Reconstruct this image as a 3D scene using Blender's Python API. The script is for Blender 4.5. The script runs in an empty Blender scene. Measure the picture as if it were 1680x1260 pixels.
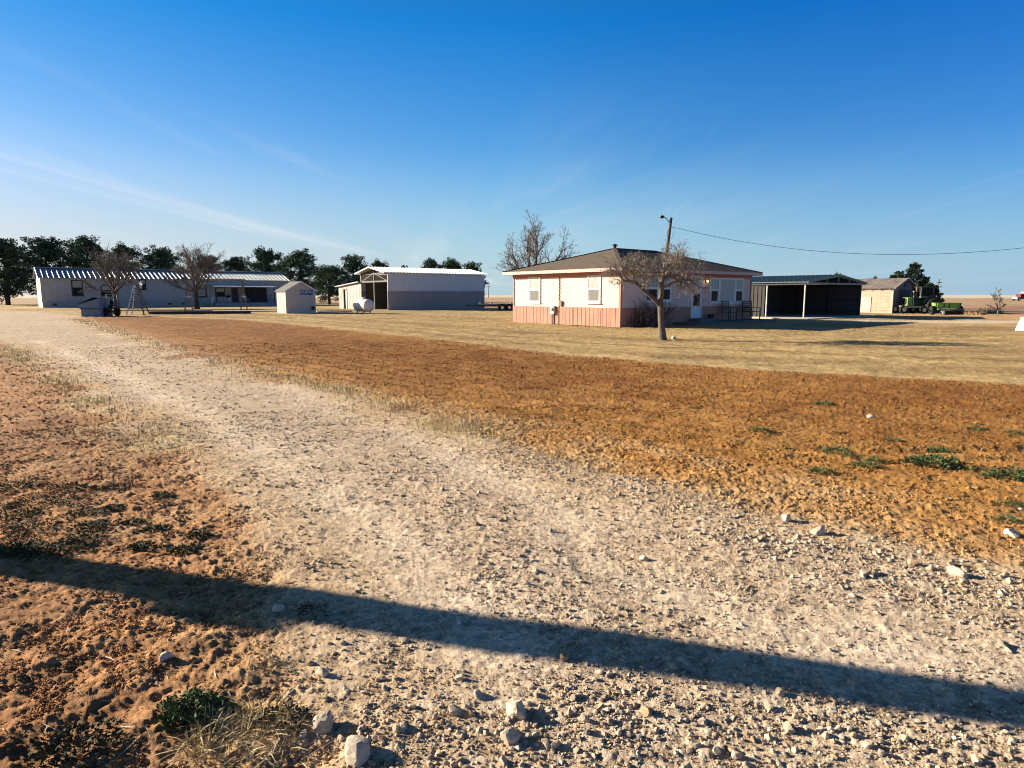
import bpy, bmesh, math, random
import numpy as np
from mathutils import Vector, Matrix
R = math.radians
SC = bpy.context.scene
COL = SC.collection
rnd = random.Random(7)
nr = np.random.default_rng(11)

# ------------------------------------------------------------------ camera
F, EYE = 1077.0, 1.5                       # focal length in pixels of a 1680 wide frame, eye height
PITCH = math.atan(146 / F)
cam = bpy.data.cameras.new('camera')
cam.sensor_width = 36; cam.lens = 36 * F / 1680
cam.clip_start = .05; cam.clip_end = 20000
camo = bpy.data.objects.new('camera', cam); COL.objects.link(camo)
camo.location = (0, 0, EYE); camo.rotation_euler = (R(90) - PITCH, 0, 0)
SC.camera = camo

def G(u, v):
    "ground point seen at u, v (survey of the photograph)"
    x = (u - 840) / F; y = (v - 630) / F
    f = math.cos(PITCH) - y * math.sin(PITCH); d = math.sin(PITCH) + y * math.cos(PITCH)
    t = EYE / d
    return (x * t, f * t)
def Z(v, Y):
    return EYE - Y * math.tan(PITCH + math.atan((v - 630) / F))
def along(o, d, u):
    r = .991 * (u - 840) / F
    return (r * o[1] - o[0]) / (d[0] - r * d[1])
def at(u, v, Y):
    return (.991 * (u - 840) / F * Y, Y, Z(v, Y))

# ------------------------------------------------------------------ light and sky
SUN_EL, SUN_AZ = R(18.3), math.atan2(-.961, .276)      # azimuth clockwise from +Y
sun_dir = Vector((math.sin(SUN_AZ) * math.cos(SUN_EL), math.cos(SUN_AZ) * math.cos(SUN_EL), math.sin(SUN_EL)))
L = bpy.data.lights.new('sun', 'SUN'); L.energy = 5.0; L.angle = R(.5); L.color = (1, .87, .69)
so = bpy.data.objects.new('sun', L); COL.objects.link(so)
so.rotation_euler = sun_dir.to_track_quat('Z', 'Y').to_euler()
W = bpy.data.worlds.new('World'); SC.world = W; W.use_nodes = True
nt = W.node_tree; N = nt.nodes; LK = nt.links
N.clear()
out = N.new('ShaderNodeOutputWorld'); bg = N.new('ShaderNodeBackground'); sky = N.new('ShaderNodeTexSky')
sky.sky_type = 'NISHITA'; sky.sun_disc = False
sky.sun_elevation = SUN_EL; sky.sun_rotation = SUN_AZ
sky.air_density = 1.0; sky.dust_density = .35; sky.ozone_density = 3.0
bg.inputs['Strength'].default_value = .05

tc = N.new('ShaderNodeTexCoord'); sep = N.new('ShaderNodeSeparateXYZ')
LK.new(tc.outputs['Generated'], sep.inputs[0])
def mth(op, a, b=None, c=None):
    n = N.new('ShaderNodeMath'); n.operation = op
    for i, v in enumerate((a, b, c)):
        if v is None: continue
        if isinstance(v, (int, float)): n.inputs[i].default_value = v
        else: LK.new(v, n.inputs[i])
    return n.outputs[0]
# clean dry air: deeper blue overhead, pale blue-white towards the horizon
ram = N.new('ShaderNodeValToRGB'); el = ram.color_ramp.elements
el[0].position = 0; el[0].color = (1.05, 1.05, 1.12, 1); el[1].position = .62; el[1].color = (.52, .52, .58, 1)
e_ = el.new(.16); e_.color = (.74, 1.05, 1.30, 1); e_ = el.new(.36); e_.color = (.10, .86, 1.45, 1)
e_ = el.new(.48); e_.color = (.30, .68, 1.0, 1)
LK.new(sep.outputs['Z'], ram.inputs[0])
tint = N.new('ShaderNodeMixRGB'); tint.blend_type = 'MULTIPLY'; tint.inputs['Fac'].default_value = 1
LK.new(sky.outputs[0], tint.inputs['Color1']); LK.new(ram.outputs[0], tint.inputs['Color2'])
hz = N.new('ShaderNodeMapRange'); hz.interpolation_type = 'SMOOTHSTEP'; hz.inputs['From Min'].default_value = .22; hz.inputs['From Max'].default_value = -.02; hz.inputs['To Max'].default_value = .8
LK.new(sep.outputs['Z'], hz.inputs['Value'])
hs = N.new('ShaderNodeMixRGB'); hs.inputs['Color2'].default_value = (4.1, 5.0, 5.9, 1)
LK.new(hz.outputs[0], hs.inputs['Fac']); LK.new(tint.outputs[0], hs.inputs['Color1'])
# bluer on the side turned away from the sun
sd = mth('ADD', mth('MULTIPLY', sep.outputs['X'], -.961 * .5), mth('ADD', mth('MULTIPLY', sep.outputs['Y'], .276 * .5), .5))
azr = N.new('ShaderNodeValToRGB'); ae = azr.color_ramp.elements
ae[0].position = .30; ae[0].color = (.40, .67, .87, 1); ae[1].position = .90; ae[1].color = (1.0, .79, .74, 1)
a_ = ae.new(.63); a_.color = (.70, .89, .93, 1)
LK.new(sd, azr.inputs[0])
hz2 = N.new('ShaderNodeMixRGB'); hz2.blend_type = 'MULTIPLY'; hz2.inputs['Fac'].default_value = 1
LK.new(mth('SUBTRACT', 1, mth('MULTIPLY', hz.outputs[0], .5)), hz2.inputs['Fac']); LK.new(hs.outputs[0], hz2.inputs['Color1']); LK.new(azr.outputs[0], hz2.inputs['Color2']); hs = hz2
zc = mth('MAXIMUM', mth('ADD', sep.outputs['Z'], .03), .012)
cx = mth('DIVIDE', sep.outputs['X'], zc); cy = mth('DIVIDE', sep.outputs['Y'], zc)
def cirrus(sx, sy, ox, rot, lo, hi, seed):
    cb = N.new('ShaderNodeCombineXYZ')
    c, s = math.cos(rot), math.sin(rot)
    a = mth('ADD', mth('MULTIPLY', cx, c), mth('MULTIPLY', cy, s))
    b = mth('SUBTRACT', mth('MULTIPLY', cy, c), mth('MULTIPLY', cx, s))
    LK.new(mth('MULTIPLY', a, sx), cb.inputs[0]); LK.new(mth('MULTIPLY', b, sy), cb.inputs[1])
    cb.inputs[2].default_value = seed
    n = N.new('ShaderNodeTexNoise'); n.inputs['Scale'].default_value = 1; n.inputs['Detail'].default_value = 7
    n.inputs['Roughness'].default_value = .62; n.inputs['Distortion'].default_value = .5
    LK.new(cb.outputs[0], n.inputs['Vector'])
    m = N.new('ShaderNodeMapRange'); m.interpolation_type = 'SMOOTHSTEP'
    m.inputs['From Min'].default_value = lo; m.inputs['From Max'].default_value = hi
    LK.new(n.outputs['Fac'], m.inputs['Value'])
    return m.outputs[0]
m1 = cirrus(.85, .085, 0, R(-6), .53, .78, 3.7)
m2 = cirrus(.30, .05, 0, R(8), .50, .75, 9.1)
band = N.new('ShaderNodeMapRange'); band.interpolation_type = 'SMOOTHSTEP'
band.inputs['From Min'].default_value = .34; band.inputs['From Max'].default_value = .05
LK.new(sep.outputs['Z'], band.inputs['Value'])
cl = mth('MULTIPLY', mth('MULTIPLY', mth('MAXIMUM', m1, mth('MULTIPLY', m2, .8)), band.outputs[0]), .52)
side = N.new('ShaderNodeMapRange'); side.interpolation_type = 'SMOOTHSTEP'; side.inputs['From Min'].default_value = .36; side.inputs['From Max'].default_value = .66; side.inputs['To Min'].default_value = .22
LK.new(sd, side.inputs['Value']); cl = mth('MULTIPLY', cl, side.outputs[0])
mix = N.new('ShaderNodeMixRGB'); mix.inputs['Color2'].default_value = (6.2, 6.4, 6.6, 1)
LK.new(cl, mix.inputs['Fac']); LK.new(hs.outputs[0], mix.inputs['Color1'])
LK.new(mix.outputs[0], bg.inputs['Color']); LK.new(bg.outputs[0], out.inputs[0])
SC.view_settings.view_transform = 'Standard'; SC.view_settings.look = 'None'
SC.view_settings.exposure = 1.5; SC.view_settings.gamma = 1
SC.cycles.use_adaptive_sampling = False; SC.cycles.use_light_tree = False
SC.cycles.use_denoising = True; SC.cycles.pixel_filter_type = 'BLACKMAN_HARRIS'; SC.cycles.filter_width = 1.05
try:
    SC.cycles.denoiser = 'OPENIMAGEDENOISE'; SC.cycles.denoising_input_passes = 'RGB_ALBEDO_NORMAL'; SC.cycles.denoising_prefilter = 'ACCURATE'
except Exception: pass
SC.cycles.max_bounces = 6; SC.cycles.diffuse_bounces = 3; SC.cycles.glossy_bounces = 3
SC.cycles.transparent_max_bounces = 6; SC.cycles.sample_clamp_indirect = 1.2

# ------------------------------------------------------------------ materials
MATS = {}
def mat(name, col, rough=.8, var=.18, scale=2.5, metal=0., bump=0., bscale=30., grime=0., emit=None, spec=.3, stretch=(1, 1, 1)):
    if name in MATS: return MATS[name]
    if not emit: col = [c * .82 for c in col]
    m = bpy.data.materials.new(name); m.use_nodes = True
    t = m.node_tree; b = t.nodes['Principled BSDF']
    b.inputs['Roughness'].default_value = rough; b.inputs['Metallic'].default_value = metal
    b.inputs['Specular IOR Level'].default_value = spec
    co = t.nodes.new('ShaderNodeTexCoord'); mp = t.nodes.new('ShaderNodeMapping'); mp.inputs['Scale'].default_value = stretch
    t.links.new(co.outputs['Object'], mp.inputs[0])
    n = t.nodes.new('ShaderNodeTexNoise'); n.inputs['Scale'].default_value = scale; n.inputs['Detail'].default_value = 6
    n.inputs['Roughness'].default_value = .65
    t.links.new(mp.outputs[0], n.inputs['Vector'])
    r = t.nodes.new('ShaderNodeValToRGB'); e = r.color_ramp.elements
    e[0].position = .28; e[1].position = .72
    e[0].color = [max(0, c * (1 - var)) for c in col] + [1]; e[1].color = [min(1, c * (1 + var)) for c in col] + [1]
    t.links.new(n.outputs['Fac'], r.inputs[0])
    last = r.outputs[0]
    if grime:
        n2 = t.nodes.new('ShaderNodeTexNoise'); n2.inputs['Scale'].default_value = scale * .6; n2.inputs['Detail'].default_value = 8
        n2.inputs['Roughness'].default_value = .75
        mp2 = t.nodes.new('ShaderNodeMapping'); mp2.inputs['Scale'].default_value = (3, 3, .5)
        t.links.new(co.outputs['Object'], mp2.inputs[0]); t.links.new(mp2.outputs[0], n2.inputs['Vector'])
        r2 = t.nodes.new('ShaderNodeMapRange'); r2.inputs['From Min'].default_value = .52; r2.inputs['From Max'].default_value = .75
        r2.inputs['To Max'].default_value = grime
        t.links.new(n2.outputs['Fac'], r2.inputs['Value'])
        mx = t.nodes.new('ShaderNodeMixRGB'); mx.inputs['Color2'].default_value = (col[0] * .42, col[1] * .36, col[2] * .30, 1)
        t.links.new(r2.outputs[0], mx.inputs['Fac']); t.links.new(last, mx.inputs['Color1']); last = mx.outputs[0]
    t.links.new(last, b.inputs['Base Color'])
    if bump:
        n3 = t.nodes.new('ShaderNodeTexNoise'); n3.inputs['Scale'].default_value = bscale; n3.inputs['Detail'].default_value = 4
        t.links.new(mp.outputs[0], n3.inputs['Vector'])
        bp = t.nodes.new('ShaderNodeBump'); bp.inputs['Strength'].default_value = bump; bp.inputs['Distance'].default_value = .02
        t.links.new(n3.outputs['Fac'], bp.inputs['Height']); t.links.new(bp.outputs[0], b.inputs['Normal'])
    if emit:
        b.inputs['Emission Color'].default_value = (*emit[0], 1); b.inputs['Emission Strength'].default_value = emit[1]; m.cycles.emission_sampling = 'NONE'
    MATS[name] = m
    return m
def attr_mat(name, attr, rough=.95, var=.35, scale=60., bump=.5, bscale=120., bdist=.01):
    m = bpy.data.materials.new(name); m.use_nodes = True
    t = m.node_tree; b = t.nodes['Principled BSDF']
    b.inputs['Roughness'].default_value = rough; b.inputs['Specular IOR Level'].default_value = .12
    a = t.nodes.new('ShaderNodeAttribute'); a.attribute_name = attr
    co = t.nodes.new('ShaderNodeTexCoord')
    n = t.nodes.new('ShaderNodeTexNoise'); n.inputs['Scale'].default_value = scale; n.inputs['Detail'].default_value = 5; n.inputs['Roughness'].default_value = .7
    t.links.new(co.outputs['Object'], n.inputs['Vector'])
    mr = t.nodes.new('ShaderNodeMapRange'); mr.inputs['From Min'].default_value = .3; mr.inputs['From Max'].default_value = .7
    mr.inputs['To Min'].default_value = 1 - var; mr.inputs['To Max'].default_value = 1 + var
    t.links.new(n.outputs['Fac'], mr.inputs['Value'])
    mx = t.nodes.new('ShaderNodeMixRGB'); mx.blend_type = 'MULTIPLY'; mx.inputs['Fac'].default_value = 1
    t.links.new(a.outputs['Color'], mx.inputs['Color1']); t.links.new(mr.outputs[0], mx.inputs['Color2'])
    t.links.new(mx.outputs[0], b.inputs['Base Color'])
    if bump:
        n3 = t.nodes.new('ShaderNodeTexNoise'); n3.inputs['Scale'].default_value = bscale; n3.inputs['Detail'].default_value = 6; n3.inputs['Roughness'].default_value = .7
        t.links.new(co.outputs['Object'], n3.inputs['Vector'])
        bp = t.nodes.new('ShaderNodeBump'); bp.inputs['Strength'].default_value = bump; bp.inputs['Distance'].default_value = bdist
        t.links.new(n3.outputs['Fac'], bp.inputs['Height']); t.links.new(bp.outputs[0], b.inputs['Normal'])
    return m

# ------------------------------------------------------------------ object helpers
def tag(o, label=None, cat=None, group=None, kind=None):
    if label: o['label'] = label
    if cat: o['category'] = cat
    if group: o['group'] = group
    if kind: o['kind'] = kind
    return o
def thing(name, label, cat, loc, rz=0, group=None):
    o = bpy.data.objects.new(name, None); COL.objects.link(o)
    o.empty_display_size = .3
    o.location = (loc[0], loc[1], loc[2] if len(loc) > 2 else 0); o.rotation_euler = (0, 0, rz)
    return tag(o, label, cat, group)
def link(name, me, m=None, parent=None):
    o = bpy.data.objects.new(name, me); COL.objects.link(o)
    if m is not None:
        for x in (m if isinstance(m, (list, tuple)) else [m]): me.materials.append(x)
    if parent is not None: o.parent = parent
    return o
def np_mesh(name, V, faces, smooth=False):
    "V (n,3); faces: list of (k,c) int arrays"
    me = bpy.data.meshes.new(name)
    V = np.ascontiguousarray(V, dtype=np.float32)
    me.vertices.add(len(V)); me.vertices.foreach_set('co', V.ravel())
    faces = [np.asarray(f, dtype=np.int32) for f in faces if len(f)]
    nl = sum(f.size for f in faces); npo = sum(len(f) for f in faces)
    me.loops.add(nl); me.polygons.add(npo)
    me.loops.foreach_set('vertex_index', np.concatenate([f.ravel() for f in faces]))
    tot = np.concatenate([np.full(len(f), f.shape[1], np.int32) for f in faces])
    st = np.concatenate([[0], np.cumsum(tot)[:-1]]).astype(np.int32)
    me.polygons.foreach_set('loop_start', st)
    me.polygons.foreach_set('loop_total', tot)
    me.polygons.foreach_set('use_smooth', np.full(npo, smooth, dtype=bool))
    me.update(calc_edges=True)
    return me
def set_col(me, name, C):
    a = me.attributes.new(name, 'FLOAT_COLOR', 'POINT')
    C4 = np.ones((len(C), 4), np.float32); C4[:, :3] = C * .92
    a.data.foreach_set('color', C4.ravel())

class MB:
    "collects shapes of ONE mesh; fr maps (s, n, z) of a wall plane into the thing's own space"
    def __init__(s, fr=None): s.v = []; s.f = []; s.m = []; s.fr = fr
    def P(s, p):
        if s.fr: p = s.fr(*p)
        s.v.append(tuple(p)); return len(s.v) - 1
    def face(s, pts, mi=0):
        s.f.append([s.P(p) for p in pts]); s.m.append(mi)
    def box(s, x0, x1, y0, y1, z0, z1, mi=0):
        i = [s.P(p) for p in ((x0, y0, z0), (x1, y0, z0), (x1, y1, z0), (x0, y1, z0), (x0, y0, z1), (x1, y0, z1), (x1, y1, z1), (x0, y1, z1))]
        for q in ((0, 3, 2, 1), (4, 5, 6, 7), (0, 1, 5, 4), (1, 2, 6, 5), (2, 3, 7, 6), (3, 0, 4, 7)):
            s.f.append([i[k] for k in q]); s.m.append(mi)
        return s
    def bar(s, a, b, w, h=None, mi=0, up=(0, 0, 1)):
        a = Vector(a); b = Vector(b); d = (b - a).normalized(); u = Vector(up)
        if abs(d.dot(u)) > .95: u = Vector((0, 1, 0))
        x = d.cross(u).normalized(); y = x.cross(d); h = h or w
        i = []
        for p in (a, b):
            for sx, sy in ((-1, -1), (1, -1), (1, 1), (-1, 1)):
                i.append(s.P(p + x * sx * w / 2 + y * sy * h / 2))
        for q in ((3, 2, 1, 0), (4, 5, 6, 7), (0, 1, 5, 4), (1, 2, 6, 5), (2, 3, 7, 6), (3, 0, 4, 7)):
            s.f.append([i[k] for k in q]); s.m.append(mi)
        return s
    def tube(s, a, b, r0, r1=None, n=10, mi=0, cap=True):
        a = Vector(a); b = Vector(b); d = (b - a).normalized(); r1 = r0 if r1 is None else r1
        u = Vector((0, 0, 1)) if abs(d.z) < .9 else Vector((1, 0, 0))
        x = d.cross(u).normalized(); y = x.cross(d)
        A = []; B = []
        for k in range(n):
            c, q = math.cos(2 * math.pi * k / n), math.sin(2 * math.pi * k / n)
            A.append(s.P(a + (x * c + y * q) * r0)); B.append(s.P(b + (x * c + y * q) * r1))
        for k in range(n):
            s.f.append([A[k], A[(k + 1) % n], B[(k + 1) % n], B[k]]); s.m.append(mi)
        if cap:
            s.f.append(A[::-1]); s.m.append(mi); s.f.append(B); s.m.append(mi)
        return s
    def path(s, pts, r, n=6):
        for a, b in zip(pts, pts[1:]): s.tube(a, b, r, r, n)
        return s
    def lathe(s, prof, axis_o, ax, n=20, mi=0):
        "prof: (distance along axis, radius)"
        o = Vector(axis_o); d = Vector(ax).normalized(); u = Vector((0, 0, 1)) if abs(d.z) < .9 else Vector((1, 0, 0))
        x = d.cross(u).normalized(); y = x.cross(d); rings = []
        for t, r in prof:
            rings.append([s.P(o + d * t + (x * math.cos(2 * math.pi * k / n) + y * math.sin(2 * math.pi * k / n)) * r) for k in range(n)])
        for A, B in zip(rings, rings[1:]):
            for k in range(n): s.f.append([A[k], A[(k + 1) % n], B[(k + 1) % n], B[k]]); s.m.append(mi)
        s.f.append(rings[0][::-1]); s.m.append(mi); s.f.append(rings[-1]); s.m.append(mi)
        return s
    def ribbed(s, s0, s1, z0, z1, pitch, depth, base=0., rib=.35, top=None, back=True, mi=0, zoff=None):
        "vertical-rib sheet along s, ribs stand out by depth; top(s) gives the upper edge"
        n = max(1, round((s1 - s0) / pitch)); p = (s1 - s0) / n
        prof = []
        for k in range(n):
            a = s0 + k * p
            prof += [(a, base), (a + p * (1 - rib) * .9, base), (a + p * (1 - rib * .75), base + depth), (a + p * (1 - rib * .25), base + depth)]
        prof.append((s1, base))
        lo = [s.P((a, b, z0)) for a, b in prof]; hi = [s.P((a, b, top(a) if top else z1)) for a, b in prof]
        for k in range(len(prof) - 1):
            s.f.append([lo[k], lo[k + 1], hi[k + 1], hi[k]]); s.m.append(mi)
        if back:
            a = s.P((s0, base - .04, z0)); b = s.P((s1, base - .04, z0)); c = s.P((s1, base - .04, top(s1) if top else z1)); d = s.P((s0, base - .04, top(s0) if top else z1))
            s.f.append([b, a, d, c]); s.m.append(mi)
            s.f.append([a, lo[0], hi[0], d]); s.m.append(mi); s.f.append([lo[-1], b, c, hi[-1]]); s.m.append(mi)
            s.f.append([d] + hi + [c]); s.m.append(mi)
        return s
    def laps(s, s0, s1, z0, z1, step, depth, base=0., mi=0):
        "horizontal lapped boards"
        n = max(1, round((z1 - z0) / step)); h = (z1 - z0) / n; prof = []
        for k in range(n): prof += [(base + depth, z0 + k * h), (base + .002, z0 + (k + 1) * h)]
        A = [s.P((s0, b, z)) for b, z in prof]; B = [s.P((s1, b, z)) for b, z in prof]
        for k in range(len(prof) - 1): s.f.append([A[k], B[k], B[k + 1], A[k + 1]]); s.m.append(mi)
        a = s.P((s0, base - .1, z0)); b = s.P((s1, base - .1, z0)); c = s.P((s1, base - .1, z1)); d = s.P((s0, base - .1, z1))
        s.f += [[b, a, d, c], [a] + A + [d], B[::-1] + [b, c], [a, b, B[0], A[0]], [A[-1], B[-1], c, d]]; s.m += [mi] * 5
        return s
    def build(s, name, m=None, parent=None, smooth=False, bevel=0):
        me = bpy.data.meshes.new(name); me.from_pydata(s.v, [], s.f)
        me.polygons.foreach_set('material_index', s.m)
        if smooth: me.polygons.foreach_set('use_smooth', [True] * len(s.f))
        bm = bmesh.new(); bm.from_mesh(me); bmesh.ops.recalc_face_normals(bm, faces=bm.faces); bm.to_mesh(me); bm.free()
        me.update()
        o = link(name, me, m, parent)
        if bevel:
            b = o.modifiers.new('bevel', 'BEVEL'); b.width = bevel; b.segments = 2; b.limit_method = 'ANGLE'
        return o
FRONT = lambda s, n, z: (s, -n, z)
SIDE = lambda s, n, z: (-n, s, z)

# ------------------------------------------------------------------ noise
def h2(ix, iy, seed):
    a = (ix.astype(np.int64) * 374761393 + iy.astype(np.int64) * 668265263 + seed * 974634777) & 0xffffffff
    a = ((a ^ (a >> 13)) * 1274126177) & 0xffffffff
    a = a ^ (a >> 16)
    return (a & 0xffffff).astype(np.float32) / 16777215.
def vn(x, y, seed=0):
    xi = np.floor(x); yi = np.floor(y); fx = (x - xi).astype(np.float32); fy = (y - yi).astype(np.float32)
    fx = fx * fx * (3 - 2 * fx); fy = fy * fy * (3 - 2 * fy)
    a = h2(xi, yi, seed); b = h2(xi + 1, yi, seed); c = h2(xi, yi + 1, seed); d = h2(xi + 1, yi + 1, seed)
    return (a + (b - a) * fx) * (1 - fy) + (c + (d - c) * fx) * fy
def fbm(x, y, s, seed=0, oct=4, gain=.5):
    "mean about 0, range about -1..1; s = feature size in metres"
    o = np.zeros_like(x, dtype=np.float32); a = 1.; t = 0; c, q = math.cos(.6), math.sin(.6)
    for k in range(oct):
        o += a * (vn(x / s, y / s, seed + k * 17) * 2 - 1); t += a
        a *= gain; s *= .5; x, y = x * c - y * q + 13.7, x * q + y * c - 7.1
    return o / t * 1.6
def worley(x, y, s, seed, keep=1.0):
    "dome-like pebbles: height 0..1"
    xs = x / s; ys = y / s; xi = np.floor(xs); yi = np.floor(ys); best = np.zeros_like(x, dtype=np.float32)
    for dx in (-1, 0, 1):
        for dy in (-1, 0, 1):
            cx_ = xi + dx; cy_ = yi + dy
            px = cx_ + h2(cx_, cy_, seed); py = cy_ + h2(cx_, cy_, seed + 5); rr = h2(cx_, cy_, seed + 9)
            on = h2(cx_, cy_, seed + 3) < keep
            r = .18 + .42 * rr * rr
            d2 = ((xs - px) ** 2 + (ys - py) ** 2) / (r * r)
            best = np.maximum(best, np.where(on, np.sqrt(np.clip(1 - d2, 0, 1)) * r, 0))
    return best
def sstep(a, b, x):
    t = np.clip((x - a) / (b - a), 0, 1); return t * t * (3 - 2 * t)
def seg_dist(x, y, P, closed=True):
    d = np.full_like(x, 1e9, dtype=np.float32); n = len(P)
    for i in range(n if closed else n - 1):
        ax, ay = P[i]; bx, by = P[(i + 1) % n]; dx, dy = bx - ax, by - ay
        t = np.clip(((x - ax) * dx + (y - ay) * dy) / (dx * dx + dy * dy + 1e-9), 0, 1)
        d = np.minimum(d, np.hypot(x - ax - t * dx, y - ay - t * dy))
    return d
def sdist(x, y, P):
    "signed distance, positive inside"
    ins = np.zeros(x.shape, bool); n = len(P)
    for i in range(n):
        ax, ay = P[i]; bx, by = P[(i + 1) % n]
        if ay == by: continue
        c = ((ay > y) != (by > y)) & (x < (bx - ax) * (y - ay) / (by - ay) + ax)
        ins ^= c
    return np.where(ins, 1, -1) * seg_dist(x, y, P)
# ------------------------------------------------------------------ the ground
g_ = lambda pts: [G(*p) for p in pts]
ROAD = g_([(-900, 507), (-300, 508), (0, 509), (60, 511), (118, 516), (160, 536), (260, 571), (430, 618), (560, 650), (700, 690), (900, 745),
           (1100, 800), (1300, 858), (1500, 905), (1680, 945), (2300, 1080), (2300, 2600), (560, 2600), (545, 1259), (530, 1180), (500, 1080), (470, 1000),
           (430, 920), (385, 830), (300, 752), (180, 670), (60, 600), (0, 563), (-200, 535), (-900, 516)])
TILL = g_([(112, 517.5), (240, 519.5), (400, 525), (600, 545), (760, 563), (900, 580), (1100, 598), (1300, 612), (1500, 622), (1680, 632), (2300, 665),
           (2300, 900), (1680, 842), (1500, 812), (1300, 775), (1100, 732), (900, 695), (700, 655), (560, 625), (430, 597), (260, 553), (165, 529)])
TRACKS = [g_(p) for p in ([(150, 545), (330, 592), (480, 640), (620, 700)], [(60, 560), (200, 620), (330, 690), (480, 790), (640, 900), (800, 1060)],
                          [(620, 690), (900, 830), (1000, 940), (1180, 1010), (1400, 1075), (1680, 1130), (2200, 1210)])]
STONY = [(g_([(880, 760), (1100, 830), (1300, 890), (1500, 945), (1680, 990), (2100, 1080)]), .55, 1.0),
         (g_([(480, 1250), (700, 1215), (1000, 1190), (1300, 1220), (1700, 1260), (2000, 1330)]), .40, 1.0),
         (g_([(690, 760), (800, 860), (900, 980), (1060, 1090), (1300, 1170)]), .38, .55),
         (g_([(420, 690), (600, 790), (760, 920)]), .5, .28)]
EDGE_L = g_([(-200, 540), (0, 572), (60, 604), (180, 674), (260, 728)]); EDGE_R = g_([(130, 524), (260, 566), (430, 612), (560, 645), (700, 685), (800, 715)])
RUTS = [g_(p) for p in ([(1000, 712), (1200, 735), (1450, 742), (1700, 735), (2100, 720)], [(1050, 735), (1250, 752), (1450, 758), (1700, 752), (2100, 740)])]

def zones(x, y):
    nz = fbm(x, y, .9, 3, 5) ; nz2 = fbm(x, y, .22, 8, 4)
    far = np.clip(np.hypot(x, y) / 12, .25, 2.0)
    w1 = (.32 * nz + .12 * nz2) * far
    sr = sdist(x, y, ROAD) + w1
    stl = sdist(x, y, TILL) + .6 * w1
    road = sstep(-.28, .30, sr / np.clip(far, .6, 2)); till = sstep(-.45, .40, stl / far)
    till = till * (1 - road)
    # left of the road: bare red dirt; beyond the tilled strip: dry lawn
    bank = (1 - road) * (1 - till)
    behind = sstep(0., .4, sdist(x, y, TILL) * 0 + (y - np.interp(x, XT, YT)))                  # past the far edge of the tilled strip
    lawn = bank * behind; dirt = bank * (1 - behind)
    return road, till, lawn, dirt, sr, stl, nz, nz2
_t = sorted(TILL[:11]); XT = np.array([-400] + [p[0] for p in _t] + [60]); YT = np.array([_t[0][1] + 1] + [p[1] for p in _t] + [_t[-1][1]])

def lawn_bands(x, y, nz, big):
    yb_ = y - np.interp(x, XT, YT) + .8 * nz + .5 * big
    b = np.exp(-((yb_ - 2.6) / .8) ** 2) * .7 + np.exp(-((yb_ - 5.4 - .05 * x) / .35) ** 2) * .8 + np.exp(-((yb_ - 9.) / 1.5) ** 2) * .75 + np.exp(-((yb_ - 20) / 4.) ** 2) * .6
    return np.clip(b * (.75 + .8 * fbm(x, y * 3, 2.0, 151, 4)), 0, .95)
def stony(x, y):
    d = np.zeros_like(x)
    for P, w, a in STONY: d = np.maximum(d, a * np.exp(-(seg_dist(x, y, P, False) / w) ** 2))
    return d
def tracks(x, y):
    d = np.zeros_like(x)
    for P in TRACKS: d = np.maximum(d, np.exp(-(seg_dist(x, y, P, False) / .28) ** 2))
    return d

C_ROAD = np.array((.415, .312, .208)); C_PALE = np.array((.57, .465, .345)); C_GREY = np.array((.31, .235, .16))
C_TILL = np.array((.182, .076, .018)); C_TILD = np.array((.118, .046, .012)); C_TILO = np.array((.33, .17, .05))
C_DIRT = np.array((.33, .168, .072)); C_DIRD = np.array((.17, .08, .036)); C_TAN = np.array((.40, .27, .14))
C_STRAW = np.array((.37, .262, .112)); C_LBRN = np.array((.225, .14, .06)); C_LPAL = np.array((.46, .345, .165))
C_FRED = np.array((.21, .105, .07)); C_FTAN = np.array((.33, .225, .13)); C_FPAL = np.array((.50, .43, .32)); C_YARD = np.array((.42, .25, .12))
def mixc(a, b, w): return a + (b - a) * w[:, None]

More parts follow.
